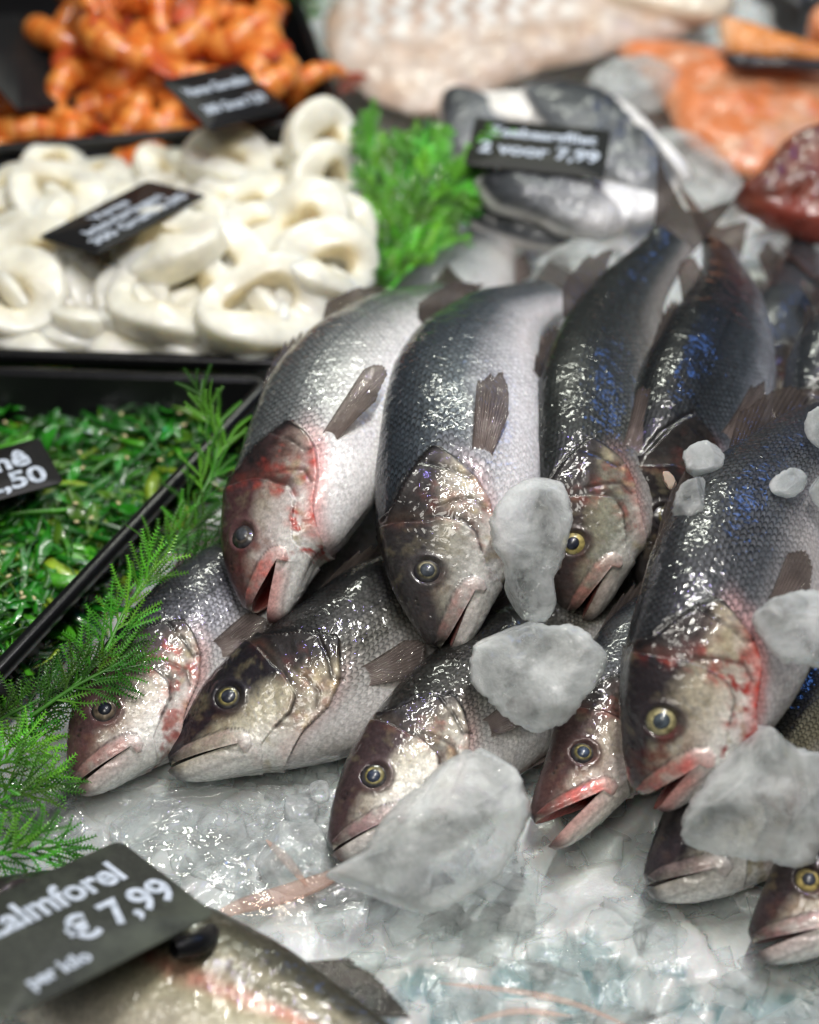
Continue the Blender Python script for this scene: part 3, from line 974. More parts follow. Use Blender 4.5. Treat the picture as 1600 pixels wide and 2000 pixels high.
# upper row
fish('sea_bass', 'pale silver sea bass with pink open mouth, leftmost of the upper row',
     [(0, 487, 1195, .062), (.12, 530, 1070, .083), (.27, 615, 905, .105), (.45, 690, 745, .112), (.65, 785, 630, .10), (.83, 885, 578, .075)], .40, [(0, -4), (.3, 4), (.83, 12)],
     pal(dark=(.065, .075, .08), flank=(.26, .268, .265), belly=(.74, .72, .71), cheek=(.60, .53, .50), snout=(.10, .05, .052), lipw=.95, lip=(.66, .21, .18), inner=(.36, .03, .025), gill=(.14, .06, .05), red=(.55, .08, .06), flush=.9, shift=-.04, iris=(.12, .10, .08), pupil=(.05, .055, .065), ring=.57), seed=31, gape=16, pect=(-.8, .9))
fish('sea_bass', 'blue-grey sea bass with dark snout, second in the upper row, ice slab at its jaw',
     [(0, 850, 1265, .062), (.12, 868, 1125, .085), (.27, 895, 955, .108), (.45, 915, 760, .115), (.65, 975, 635, .10), (.83, 1085, 575, .075)], .43, [(0, 14), (.3, 8), (.83, 14)],
     pal(dark=(.028, .036, .046), flank=(.095, .110, .125), belly=(.66, .64, .66), cheek=(.42, .41, .37), snout=(.06, .054, .055), gill=(.10, .07, .055), lip=(.44, .22, .20), flush=.25, iris=(.34, .31, .2), pupil=(.035, .045, .06)), seed=37, gape=6, pect=(-.15, .5))
fish('sea_bass', 'dark green-backed sea bass with bright yellow eye, behind the upright ice slab',
     [(0, 1108, 1198, .055), (.12, 1142, 1070, .08), (.27, 1166, 930, .098), (.45, 1182, 760, .105), (.65, 1225, 600, .10), (.83, 1315, 468, .105), (1.0, 1362, 350, .125)], .385, [(0, 16), (.3, 22), (.83, 30)],
     pal(dark=(.020, .023, .022), flank=(.075, .080, .078), belly=(.40, .37, .35), cheek=(.25, .26, .21), snout=(.06, .045, .042), jaw=(.52, .50, .46), gill=(.05, .035, .03), lip=(.42, .17, .14), iris=(.75, .62, .22), ring=.86, flush=.35, shift=.10, hs=.10), seed=41, gape=9)
fish('sea_bass', 'darkest sea bass, seen along its black back, head tucked under a neighbour',
     [(0, 1262, 1150, .055), (.12, 1288, 1020, .076), (.27, 1335, 880, .094), (.45, 1398, 730, .100), (.65, 1430, 590, .095), (.83, 1408, 485, .085)], .40, [(0, 45), (.3, 40), (.83, 30)],
     pal(dark=(.010, .012, .014), flank=(.065, .075, .088), belly=(.46, .47, .52), snout=(.03, .025, .025), cheek=(.13, .12, .11), shift=.10, flush=.2, hs=.3), seed=47, gape=0)
fish('sea_bass', 'big grey sea bass with bloody gill cover, topmost at the right',
     [(0, 1242, 1545, .06), (.12, 1325, 1415, .09), (.27, 1408, 1258, .110), (.45, 1478, 1060, .118), (.65, 1605, 885, .11), (.83, 1740, 770, .10)], .44, [(0, 30), (.3, 24), (.83, 20)],
     pal(dark=(.035, .037, .042), flank=(.085, .09, .10), belly=(.46, .43, .43), cheek=(.56, .50, .40), snout=(.035, .028, .032), gill=(.12, .06, .05), lipw=.9, lip=(.60, .15, .13), red=(.46, .045, .036), flush=1.05, iris=(.62, .55, .28), ring=.84, pupil=(.03, .045, .06), shift=.03, hs=.03), seed=53, gape=13)
# behind, out of focus
fish('sea_bass', 'silver sea bass flank showing between the parsley and the upper row',
     [(0, 760, 790, .03), (.12, 790, 740, .035), (.27, 840, 660, .04), (.45, 895, 580, .045), (.65, 945, 500, .045), (.83, 990, 425, .04)], .36, [(0, 10), (.83, 10)],
     pal(flank=(.34, .36, .36), belly=(.56, .54, .52)), seed=61, nx=180, nphi=48, eye=False)
fish('sea_bass', 'grey sea bass lying at the right edge behind the darkest fish',
     [(0, 1470, 900, .03), (.12, 1500, 840, .04), (.27, 1540, 740, .045), (.45, 1580, 640, .05), (.65, 1585, 540, .05), (.83, 1560, 450, .045)], .40, [(0, 30), (.83, 25)],
     pal(shift=.08, flank=(.2, .21, .22)), seed=67, nx=180, nphi=48, eye=False)
fish('sea_bass', 'dark sea bass at the right edge, only its back and fin in view',
     [(0, 1580, 960, .06), (.12, 1610, 880, .07), (.27, 1650, 790, .08), (.45, 1680, 700, .085), (.65, 1660, 610, .08), (.83, 1620, 560, .07)], .40, [(0, 40), (.83, 30)],
     pal(shift=.12, flank=(.12, .125, .13)), seed=71, nx=180, nphi=48, eye=False)
# trout at the bottom left
fish('rainbow_trout', 'olive trout with a pink stripe lying under the worn price card', 
     [(0, -105, 1755, .03), (.12, 30, 1815, .03), (.27, 205, 1890, .032), (.45, 420, 1975, .032), (.65, 660, 2065, .03), (.83, 880, 2145, .03)], .40, [(0, 12), (.83, 12)],
     pal(dark=(.055, .050, .030), flank=(.36, .33, .22), belly=(.60, .55, .45), scale_amt=.15, fin=(.05, .045, .04), fin2=(.12, .1, .08), flush=.2, stripe=1, shift=.04, trout=1), group='whole trout', seed=77, nx=260, nphi=70, eye=False)

# ------------------------------------------------------------------ loose ice
IG = 'loose ice pieces on the fish'
def ice(outline, z, th, label, tilt=.55, seed=0, mat=None, name='ice_slab', group=IG, **k):
    k.setdefault('big', .22)
    k.setdefault('lump', .13)
    k.setdefault('flat', 8)
    k.setdefault('rough', .0007)
    k.setdefault('facets', 5)
    k.setdefault('nb', 140)
    k.setdefault('nr', 26)
    return slab(name, outline, z, th, mat or ICE, label, 'ice', group, tilt, seed, **k)
ice([(1045, 920), (1100, 950), (1114, 1020), (1088, 1130), (1090, 1190), (1050, 1228), (992, 1190), (985, 1110), (955, 1060), (968, 985)], .125, .012, 'upright oblong ice slab between two fish heads', 1.0, 1)
ice([(918, 1312), (945, 1245), (1060, 1216), (1150, 1230), (1186, 1290), (1150, 1360), (1060, 1425), (970, 1390)], .088, .014, 'rounded ice slab below the upright one, pink fish showing through', .8, 2)
ice([(640, 1715), (720, 1650), (800, 1540), (960, 1455), (1000, 1488), (1034, 1560), (1015, 1650), (960, 1725), (850, 1780), (700, 1765)], .066, .018, 'largest ice slab, in front of the blue-eyed fish', .6, 3)
ice([(1358, 1560), (1440, 1440), (1490, 1420), (1560, 1455), (1620, 1490), (1640, 1600), (1560, 1690), (1440, 1672), (1345, 1640)], .082, .02, 'rough ice block covering the eye of a fish', .8, 4)
ice([(1468, 1200), (1540, 1158), (1625, 1160), (1640, 1290), (1540, 1296), (1488, 1250)], .142, .012, 'milky ice lump on the flank of the big grey fish', .6, 5)
ice([(1335, 880), (1380, 862), (1420, 888), (1400, 926), (1345, 922)], .146, .012, 'clear ice bit lying on the black back', .4, 6, ICE_CLEAR, 'ice_bit', nb=48)
ice([(1305, 1000), (1330, 950), (1380, 930), (1397, 955), (1388, 1020), (1312, 1036)], .147, .014, 'frosted ice bit just below the clear one', .4, 7, ICE, 'ice_bit', nb=48)
ice([(1503, 932), (1550, 918), (1578, 945), (1545, 972), (1510, 958)], .152, .008, 'thin clear ice flake on the scales near the right edge', .4, 8, ICE_CLEAR, 'ice_bit', nb=48)
ice([(1572, 820), (1600, 800), (1640, 810), (1640, 880), (1592, 870)], .152, .01, 'ice bit at the right edge, upper of two', .4, 9, ICE, 'ice_bit', nb=48)
ice([(1578, 935), (1600, 930), (1640, 940), (1640, 1010), (1592, 985)], .154, .01, 'ice bit at the right edge, lower of two', .4, 10, ICE, 'ice_bit', nb=48)
ice([(1292, 925), (1310, 920), (1325, 945), (1308, 955)], .134, .007, 'tiny tan ice crumb left of the clear bit', .4, 11, simple('tan_crumb', (.5, .4, .32), .3, Subsurface_Weight=.3, Subsurface_Scale=.004), 'ice_bit', nb=32, nr=8)
BG = 'ice pieces behind the fish'
ice([(1052, 512), (1130, 480), (1212, 488), (1205, 535), (1150, 556), (1070, 538)], .06, .016, 'pale ice slab behind the dark green-backed fish', .4, 12, group=BG)
ice([(1425, 465), (1500, 448), (1552, 488), (1505, 522), (1430, 505)], .055, .016, 'pale ice slab under the red fish', .3, 13, group=BG)
ice([(1130, 165), (1250, 118), (1340, 148), (1290, 205), (1180, 214)], .05, .018, 'ice lump between cod fillet and salmon', .3, 14, group=BG)
ice([(1275, 250), (1400, 300), (1470, 375), (1400, 400), (1330, 370)], .03, .014, 'wet ice sheet under the edge of the salmon', .1, 15, group=BG)
ice([(1230, 130), (1300, 90), (1380, 70), (1400, 100), (1320, 140)], .03, .012, 'ice patch above the salmon point', .1, 19, group=BG)
ice([(1400, 20), (1480, 0), (1540, 50), (1500, 75)], .04, .016, 'ice lump at the top right behind the salmon wedge', .3, 20, group=BG)
FG = 'ice pieces in front of the fish'
ice([(500, 1625), (580, 1590), (640, 1640), (650, 1720), (590, 1760), (510, 1720)], .004, .016, 'clear ice lump under wrinkled film left of the largest slab', .2, 16, ICE_CLEAR, group=FG)
ice([(603, 1528), (625, 1520), (642, 1545), (635, 1566), (610, 1562)], .018, .01, 'small frosted ice cube below the golden-cheeked fish', .4, 17, ICE, 'ice_bit', group=FG, nb=40)
ice([(560, 1560), (600, 1545), (625, 1580), (600, 1620), (560, 1600)], .008, .012, 'glassy ice piece beside the small cube', .2, 18, ICE_CLEAR, group=FG)
def crushed():
    rs = np.random.RandomState(77)
    from mathutils import Euler
    g = Geo()
    def shard(p, r, th_):
        k = rs.randint(6, 10)
        an = np.sort(rs.rand(k) * 6.283)
        rr = r * rs.uniform(.6, 1.1, k)
        L = np.stack([rr * np.cos(an), rr * np.sin(an) * rs.uniform(.6, 1), 0 * an], 1)
        up = np.array([0, 0, 1.])
        ch = rs.uniform(.80, .95)
        rings = [L * .05 - up * th_, L * .9 - up * th_, L - up * th_ * .2, L * ch + up * th_ * .8, L * .5 + up * th_ * rs.uniform(.8, 1.1), L * .05 + up * th_]
        V = np.concatenate(rings)
        V = V + .06 * r * fbm(V / r * 1.3 + rs.rand() * 90, 5, 2)[:, None]
        V = V @ np.array(Euler((rs.normal() * .12, rs.normal() * .12, 0)).to_matrix()).T
        g.add(V + p, grid_quads(6, k, True))
    for i in range(230):
        px, py = rs.uniform(-60, 1700), rs.uniform(1480, 2060)
        shard(at(px, py, rs.uniform(-.001, .004)), rs.uniform(.008, .030), rs.uniform(.0012, .0035))
    for i in range(420):
        px, py = rs.uniform(-60, 1700), rs.uniform(1470, 2040)
        if i % 3 == 0: px, py = rs.uniform(480, 760), rs.uniform(1500, 1760)
        elif i % 3 == 1: px, py = rs.uniform(850, 1700), rs.uniform(380, 760)
        shard(at(px, py, rs.uniform(.000, .006)), rs.choice([.002, .004, .007]), rs.uniform(.0012, .003))
    o = g.build('crushed_ice', ice_material('ice_wet', (.78, .83, .82), .84, .2, .16), smooth=True)
    tag(o, 'crushed ice chips bedding the fish', 'ice', kind='stuff')
crushed()

def film():
    nx, ny = 200, 120
    c = [at(20, 1545, 0), at(690, 1560, 0), at(720, 1800, 0), at(250, 1810, 0)]
    U, Vv = np.meshgrid(np.linspace(0, 1, nx), np.linspace(0, 1, ny))
    P = ((1 - U) * (1 - Vv))[..., None] * c[0] + (U * (1 - Vv))[..., None] * c[1] + (U * Vv)[..., None] * c[2] + ((1 - U) * Vv)[..., None] * c[3]
    p = P.reshape(-1, 3)
    w = fbm(p[:, :2] * 14, 51, 3) * 2
    r = (1 - np.abs(fbm(p[:, :2] * np.array([22, 38]) + w[:, None], 61, 3)) * 2.2)
    p[:, 2] = .007 + .004 * np.clip(r, 0, 1) ** 2 + .002 * fbm(p[:, :2] * 60, 71, 2)
    o = mesh_obj('plastic_film', p, grid_quads(ny, nx), None, FILM)
    pe = M('peach_edge')
    pe.p(Base_Color=rgb(.70, .48, .40), Roughness=.35)
    tpp = pe.n('BsdfTransparent', {'Color': rgb(1, .93, .9)})
    pe.t.links.new(pe.n('MixShader', {0: .20, 1: tpp.outputs[0], 2: pe.b.outputs[0]}).outputs[0], pe.out.inputs[0])
    for line, r_ in [([(400, 1800), (470, 1770), (560, 1745), (640, 1715), (690, 1680)], .006), ([(440, 1850), (500, 1880), (540, 1930)], .004), ([(860, 1920), (1000, 1935), (1120, 1960), (1240, 2010)], .002), ([(905, 2000), (1010, 1975), (1120, 1985)], .002), ([(520, 1640), (560, 1680), (600, 1730)], .003)]:
        pp = np.array([at(a, b, .012) for a, b in line])
        pp = cr(np.linspace(0, 1, len(pp)), pp, np.linspace(0, 1, 24))
        Vv, q = tube(pp, r_ * np.sin(np.linspace(.2, 2.95, 24)), 10)
        cv = pp.repeat(10, 0)
        Vv = cv + (Vv - cv) * np.array([1, 1, .2])
        mesh_obj('film_fold', Vv, q, None, pe.m, o)
    tag(o, 'wrinkled clear plastic film over the ice beside the worn price card', 'film')
film()

# ------------------------------------------------------------------ squid rings
def squid(px, py, z, R, h, wall, sq, tilt, yaw, seed, label='plain raw white squid ring in the heap filling the tray', bend=.2):
    rs = np.random.RandomState(seed)
    sq = sq ** .4
    h, wall, R = h * 1.0, wall * 1.06, R * .97
    z = z - .006
    nu, nv = 64, 28
    th = np.linspace(0, 2 * np.pi, nu, endpoint=False)
    f = np.linspace(0, 2 * np.pi, nv, endpoint=False)
    a1, a2 = rs.uniform(-.18, .18), rs.uniform(-.07, .07)
    rad = R * (1 + a1 * np.cos(2 * th + rs.rand() * 6) + a2 * np.cos(3 * th + rs.rand() * 6))
    cx, cy = rad * np.cos(th), rad * np.sin(th) * sq
    ro = np.stack([np.cos(th), np.sin(th) / sq, 0 * th], 1)
    ro = nrm(ro)
    pz = bend * R * np.cos(2 * th + rs.rand() * 6)
    wl = wall * (1 + .22 * np.cos(th + rs.rand() * 6))
    hl = h * (1 + .18 * np.cos(th * 1 + rs.rand() * 6))
    sgn = lambda v, e: np.sign(v) * np.abs(v) ** e
    c_, s_ = sgn(np.cos(f), .5), sgn(np.sin(f), .42)
    V = np.stack([cx, cy, pz], 1)[:, None] + ro[:, None] * (wl[:, None] * c_[None])[..., None] + np.array([0, 0, 1.]) * (hl[:, None] * s_[None])[..., None]
    V = V.reshape(-1, 3)
    V += nrm(V) * (.0006 * fbm(V * 90 + seed, seed, 2))[:, None]
    from mathutils import Euler
    Rm = np.array(Euler((math.radians(tilt), math.radians(rs.uniform(-18, 18)), math.radians(yaw))).to_matrix())
    V = V @ Rm.T
    w = np.tile(sstep(-.2, 1, -np.cos(f)), nu)[:, None]
    col = np.array([.80, .775, .67]) * (1 - w) + np.array([.76, .67, .46]) * w
    o = mesh_obj('squid_ring', V, grid_quads(nu, nv, False).tolist() and np.concatenate([ringq(nu, nv)]), None, SQUID, None, {'Col': col})
    o.location = at(px, py, z)
    tag(o, label, 'squid ring', 'squid rings in the tray')
def ringq(nu, nv):
    i = np.arange(nu)[:, None]
    j = np.arange(nv)[None]
    a = i * nv + j
    b = i * nv + (j + 1) % nv
    c = ((i + 1) % nu) * nv + (j + 1) % nv
    d = ((i + 1) % nu) * nv + j
    return np.stack([a, d, c, b], -1).reshape(-1, 4)

SQ = [  # px, py, z, R, half height, half wall, squash, tilt, yaw, label
    (110, 385, .078, .026, .011, .0125, .72, 8, 5, 'thick squid ring standing apart at the back left of its tray'),
    (445, 318, .080, .024, .010, .0115, .60, 14, 20, 'squid ring touching the back wall of the tray, right of the middle'),
    (630, 270, .095, .020, .012, .010, .62, 48, 55, 'squid ring propped up on edge at the tray\'s back corner'),
    (640, 355, .078, .021, .011, .010, .7, 40, 40, 'squid ring just below the propped-up one'),
    (330, 345, .070, .018, .008, .009, .7, 10, 10, None),
    (545, 335, .064, .014, .008, .007, .8, 20, 10, None),
    (470, 405, .072, .022, .009, .010, .7, 15, -10, None),
    (325, 480, .092, .025, .012, .0125, .80, 6, 0, 'plump round squid ring leaning on the lower edge of the price card'),
    (590, 445, .082, .025, .011, .0125, .78, 10, 12, 'round squid ring with narrow hole near the right wall of the tray'),
    (640, 520, .082, .030, .012, .011, .45, 25, 30, 'long flattened squid ring touching the right wall'),
    (60, 510, .080, .026, .010, .0115, .62, 16, -8, 'squid ring cut by the left edge, below the price card'),
    (135, 560, .070, .021, .010, .010, .55, 50, 70, None),
    (25, 580, .078, .026, .011, .012, .75, 18, -12, 'squid ring with oval hole at the left edge'),
    (210, 560, .066, .025, .010, .010, .75, 30, 60, None),
    (340, 580, .078, .038, .013, .0095, .62, 16, 30, 'largest squid ring, wide open, in the middle of the heap'),
    (510, 600, .082, .034, .012, .011, .50, 22, 22, 'wide squid ring right of the largest one'),
    (620, 610, .066, .024, .010, .010, .6, 40, 40, None),
    (430, 520, .076, .026, .010, .010, .6, 30, -30, None),
    (90, 640, .060, .034, .010, .011, .5, 20, -2, None),
    (230, 640, .060, .026, .010, .010, .6, 24, 10, None),
    (420, 655, .056, .022, .009, .010, .6, 20, 5, None),
    (545, 650, .058, .022, .009, .010, .6, 30, 30, None),
    (660, 420, .066, .018, .009, .009, .6, 40, 60, None),
    (500, 470, .074, .022, .010, .010, .7, 20, 40, None),
    (240, 420, .062, .024, .009, .011, .7, 10, 20, None),
    (30, 440, .066, .026, .009, .011, .7, 10, 0, None),
    (10, 390, .066, .020, .009, .010, .7, 10, 0, None),
    (150, 620, .06, .028, .009, .011, .7, 10, 0, None),
    (690, 470, .056, .016, .009, .009, .7, 50, 70, None),
]
for i, s in enumerate(SQ): squid(*s[:9], 100 + i, s[9] or 'plain raw white squid ring in the heap filling the tray')
rs_ = np.random.RandomState(5)
for i in range(80):
    u, v = rs_.rand(), rs_.rand()
    px, py = -60 + u * 740, 345 + v * 310
    squid(px, py, 0.052 + .018 * rs_.rand(), .016 + .014 * rs_.rand(), .009, .0085, rs_.uniform(.55, .85), rs_.uniform(-25, 35), rs_.uniform(0, 180), 200 + i)

# ------------------------------------------------------------------ shrimp
def shrimp(px, py, z, size, yaw, tilt, seed, label):
    rs = np.random.RandomState(seed)
    root = empty('cooked_shrimp', label, 'shrimp', 'cooked shrimp in the tray', at(px, py, z))
    n, k = 60, 18
    t = np.linspace(0, 1, n)
    size = size * 1.32
    ang = t * math.radians(rs.uniform(150, 215))
    R = size * .5 * (1 - .15 * t)
    path = np.stack([np.cos(ang) * R, np.sin(ang) * R, .12 * size * np.sin(t * 3)], 1)
    rad = size * .20 * np.interp(t, [0, .06, .2, .6, .92, 1], [.35, .8, 1, .82, .42, .3]) * (1 + .05 * ((t * 6.5) % 1. - .5))
    V, q = tube(path, rad, k)
    from mathutils import Euler
    Rm = np.array(Euler((math.radians(tilt), math.radians(rs.uniform(-25, 25)), math.radians(yaw))).to_matrix())
    st = np.repeat((t * 6.5) % 1., k)
    f = np.tile(np.linspace(0, 2 * np.pi, k, endpoint=False), n)
    nn = fbm(V * 70 + seed, seed, 2)
    a, b, c = np.array([.72, .15, .012]), np.array([.78, .33, .07]), np.array([.40, .04, .006])
    w = np.clip(st * .8 + .4 * nn, 0, 1)[:, None]
    col = a * (1 - w) + b * w
    w2 = np.clip(sstep(.35, 0, st) * .7, 0, 1)[:, None]
    col = col * (1 - w2) + c * w2
    V = V + nrm(V) * (size * .02 * nn)[:, None]
    mesh_obj('body', V @ Rm.T, q, None, SHRIMP, root, {'Col': col})
    g = Geo()
    for q_ in range(7):
        i_ = 8 + q_ * 6
        b_ = path[i_] * (1 - .6 * rad[i_] / (np.linalg.norm(path[i_][:2]) + 1e-6))
        inn = -nrm(path[i_] * np.array([1, 1, 0]))
        pp = np.array([b_ + inn * size * .28 * x_ + np.array([0, 0, -.1 * size * x_]) + nrm(path[i_ + 1] - path[i_]) * size * .12 * x_ * x_ for x_ in np.linspace(0, 1, 6)])
        Vv, qq = tube(pp, np.linspace(size * .03, size * .01, 6), 5)
        g.add(Vv @ Rm.T, qq, None, (.62, .16, .04))
    g.build('legs', SHRIMP, root)
    e, d = path[-1], nrm(path[-1] - path[-3])
    sd = np.cross(d, [0, 0, 1.])
    g = Geo()
    for s_ in (-.7, -.25, .25, .7):
        p0 = e - d * size * .05
        dr = nrm(d + sd * s_)
        pp = np.array([p0 + dr * size * .42 * x_ for x_ in np.linspace(0, 1, 8)])
        Vv, qq = tube(pp, size * .085 * np.sin(np.linspace(.25, 2.9, 8)), 8)
        cv = pp.repeat(8, 0)
        Vv = cv + (Vv - cv) * np.array([1, 1, .3])
        g.add(Vv @ Rm.T, qq, None, (.55, .08, .02))
    g.build('tail_fan', SHRIMP, root)
SH = [(205, 50, .10, .062, 30), (270, 95, .10, .058, 120), (330, 40, .10, .06, 200), (400, 30, .105, .062, 20), (430, 90, .095, .058, 300), (240, 30, .115, .06, 80),
      (350, 100, .085, .055, 60), (150, 95, .075, .05, 150), (190, 130, .07, .052, 10), (260, 145, .07, .05, 220), (480, 100, .07, .05, 90), (495, 135, .06, .04, 40), (390, 135, .075, .05, 180),
      (300, 10, .10, .06, 10), (450, 50, .09, .055, 240), (180, 20, .09, .05, 300),
      (160, 225, .055, .05, 100), (230, 200, .06, .056, 350), (300, 215, .06, .056, 30), (260, 245, .058, .055, 200), (340, 235, .056, .05, 320), (190, 260, .055, .045, 60), (380, 245, .052, .04, 10),
      (20, 255, .055, .05, 40), (70, 265, .055, .048, 190), (5, 285, .055, .045, 100), (100, 280, .052, .04, 280), (350, 190, .05, .05, 120), (310, 160, .05, .05, 0)]
for i, s in enumerate(SH):
    lab = 'orange cooked shrimp in the tall heap at the back of its tray' if s[1] < 150 else ('orange cooked shrimp in the low heap below the price card' if s[0] > 130 else 'orange cooked shrimp in the small pile at the left edge')
    shrimp(s[0], s[1], s[2], s[3], s[4], (i * 37) % 70 - 20, 300 + i, lab)
rq = np.random.RandomState(44)
for i in range(12):
    if i < 7: x_, y_ = rq.uniform(140, 510), rq.uniform(-10, 140)
    else: x_, y_ = rq.uniform(-10, 330), rq.uniform(215, 245)
    shrimp(x_, y_, (.055 + .05 * rq.rand()) if i < 7 else .056, .048, rq.uniform(0, 360), rq.uniform(-30, 60), 400 + i,
           'orange cooked shrimp in the tall heap at the back of its tray' if i < 7 else ('orange cooked shrimp in the low heap below the price card' if x_ > 130 else 'orange cooked shrimp in the small pile at the left edge'))
# the single one alone in the corner
shrimp(630, 185, .055, .042, 200, 60, 340, 'single shrimp lying alone at the right end of the tray')

# ------------------------------------------------------------------ seaweed
def seaweed():
    rs = np.random.RandomState(9)
    g = Geo()
    A, B, C_, D = at(-120, 745, .03), at(480, 800, .03), at(-60, 1330, .03), at(-280, 1300, .03)
    cnt = 0
    while cnt < 2300:
        u, v = rs.rand(), rs.rand()
        p = (1 - u) * (1 - v) * A + u * (1 - v) * B + u * v * C_ + (1 - u) * v * D
        hgt = .018 + .022 * (.5 + .5 * vnoise(np.array([[p[0] * 22, p[1] * 22]]), 4)[0]) * rs.uniform(.5, 1)
        n = 22
        L = rs.uniform(.04, .13)
        a0 = rs.rand() * 6.28
        curl = rs.uniform(-4., 4.)
        t = np.linspace(0, 1, n)
        ang = a0 + curl * t + .5 * np.sin(t * rs.uniform(4, 9) + rs.rand() * 6)
        st = L / n
        path = np.stack([np.cumsum(np.cos(ang)) * st, np.cumsum(np.sin(ang)) * st, .006 * np.sin(t * rs.uniform(3, 8) + rs.rand() * 6) + rs.uniform(-.004, .006) * t], 1)
        path = path - path.mean(0) + np.array([p[0], p[1], hgt])
        T = nrm(np.gradient(path, axis=0))
        tw = rs.rand() * 6 + rs.uniform(-4, 4) * t
        S = nrm(np.cross(T, np.array([0, 0, 1.])))
        Nn = np.cross(S, T)
        sd = np.cos(tw)[:, None] * S + np.sin(tw)[:, None] * Nn
        w = (rs.choice([.0006, .0014, .0032, .0055], p=[.36, .24, .24, .16])) * (np.sin(np.linspace(.3, 2.9, n)) * .6 + .4)
        no = np.cross(T, sd)
        V = np.stack([path - sd * w[:, None], path + no * (w * .10 + .0001)[:, None], path + sd * w[:, None], path - no * (w * .05 + .0001)[:, None]], 1).reshape(-1, 3)
        h = rs.rand()
        base = np.array([.010, .13, .006]) if h < .55 else (np.array([.05, .24, .010]) if h < .88 else np.array([.20, .30, .02]))
        base = base * rs.uniform(.35, 1.7)
        g.add(V, grid_quads(n, 4, True), None, base)
        cnt += 1
    for q_ in range(190):
        u, v = rs.rand(), rs.rand()
        p = (1 - u) * (1 - v) * A + u * (1 - v) * B + u * v * C_ + (1 - u) * v * D
        n, m = 9, 7
        L, w = rs.uniform(.012, .032), rs.uniform(.004, .010)
        X, Y = np.meshgrid(np.linspace(-1, 1, n) * L / 2, np.linspace(-1, 1, m) * w / 2, indexing='ij')
        Y = Y * (1 - .8 * (X / (L / 2)) ** 2)
        Z = .006 * fbm(np.stack([X.ravel() * 90 + q_, Y.ravel() * 160], 1), q_, 2)
        V = np.stack([X.ravel(), Y.ravel() + .3 * Z, Z], 1)
        from mathutils import Euler
        V = V @ np.array(Euler((rs.uniform(-.9, .9), rs.uniform(-.6, .6), rs.rand() * 6)).to_matrix()).T
        hgt = .026 + .016 * rs.rand()
        base = np.array([.015, .17, .006]) * rs.uniform(.5, 1.5) if rs.rand() < .75 else np.array([.10, .24, .015]) * rs.uniform(.5, 1.1)
        V2 = V + np.array([p[0], p[1], hgt])
        g.add(V2, grid_quads(n, m), None, base)
    o = g.build('seaweed_salad', WEED)
    tag(o, 'shredded wet green seaweed salad filling the tray', 'seaweed', kind='stuff')
    # dark broth below
    k = [at(-200, 760, .016), at(480, 800, .016), at(-110, 1400, .016), at(-360, 1380, .016)]
    for i in range(34):
        u, v = rs.rand(), rs.rand()
        p = (1 - u) * (1 - v) * A + u * (1 - v) * B + u * v * C_ + (1 - u) * v * D
        th = np.linspace(0, np.pi, 7)
        ph = np.linspace(0, 2 * np.pi, 10, endpoint=False)
        V = np.stack([np.outer(np.cos(th), np.ones(10)) * .0019, np.outer(np.sin(th), np.cos(ph)) * .0012 * (1 + .3 * np.cos(th))[:, None], np.outer(np.sin(th), np.sin(ph)) * .0008], -1).reshape(-1, 3)
        a = rs.rand() * 6
        V = V @ np.array([[math.cos(a), math.sin(a), 0], [-math.sin(a), math.cos(a), 0], [0, 0, 1]])
        s = mesh_obj('sesame_seed', V, grid_quads(7, 10, True), None, SEED)
        s.location = (p[0], p[1], .040 + .004 * rs.rand())
        tag(s, 'pale sesame seed lying on the green seaweed salad', 'seed', 'sesame seeds on the seaweed')
seaweed()

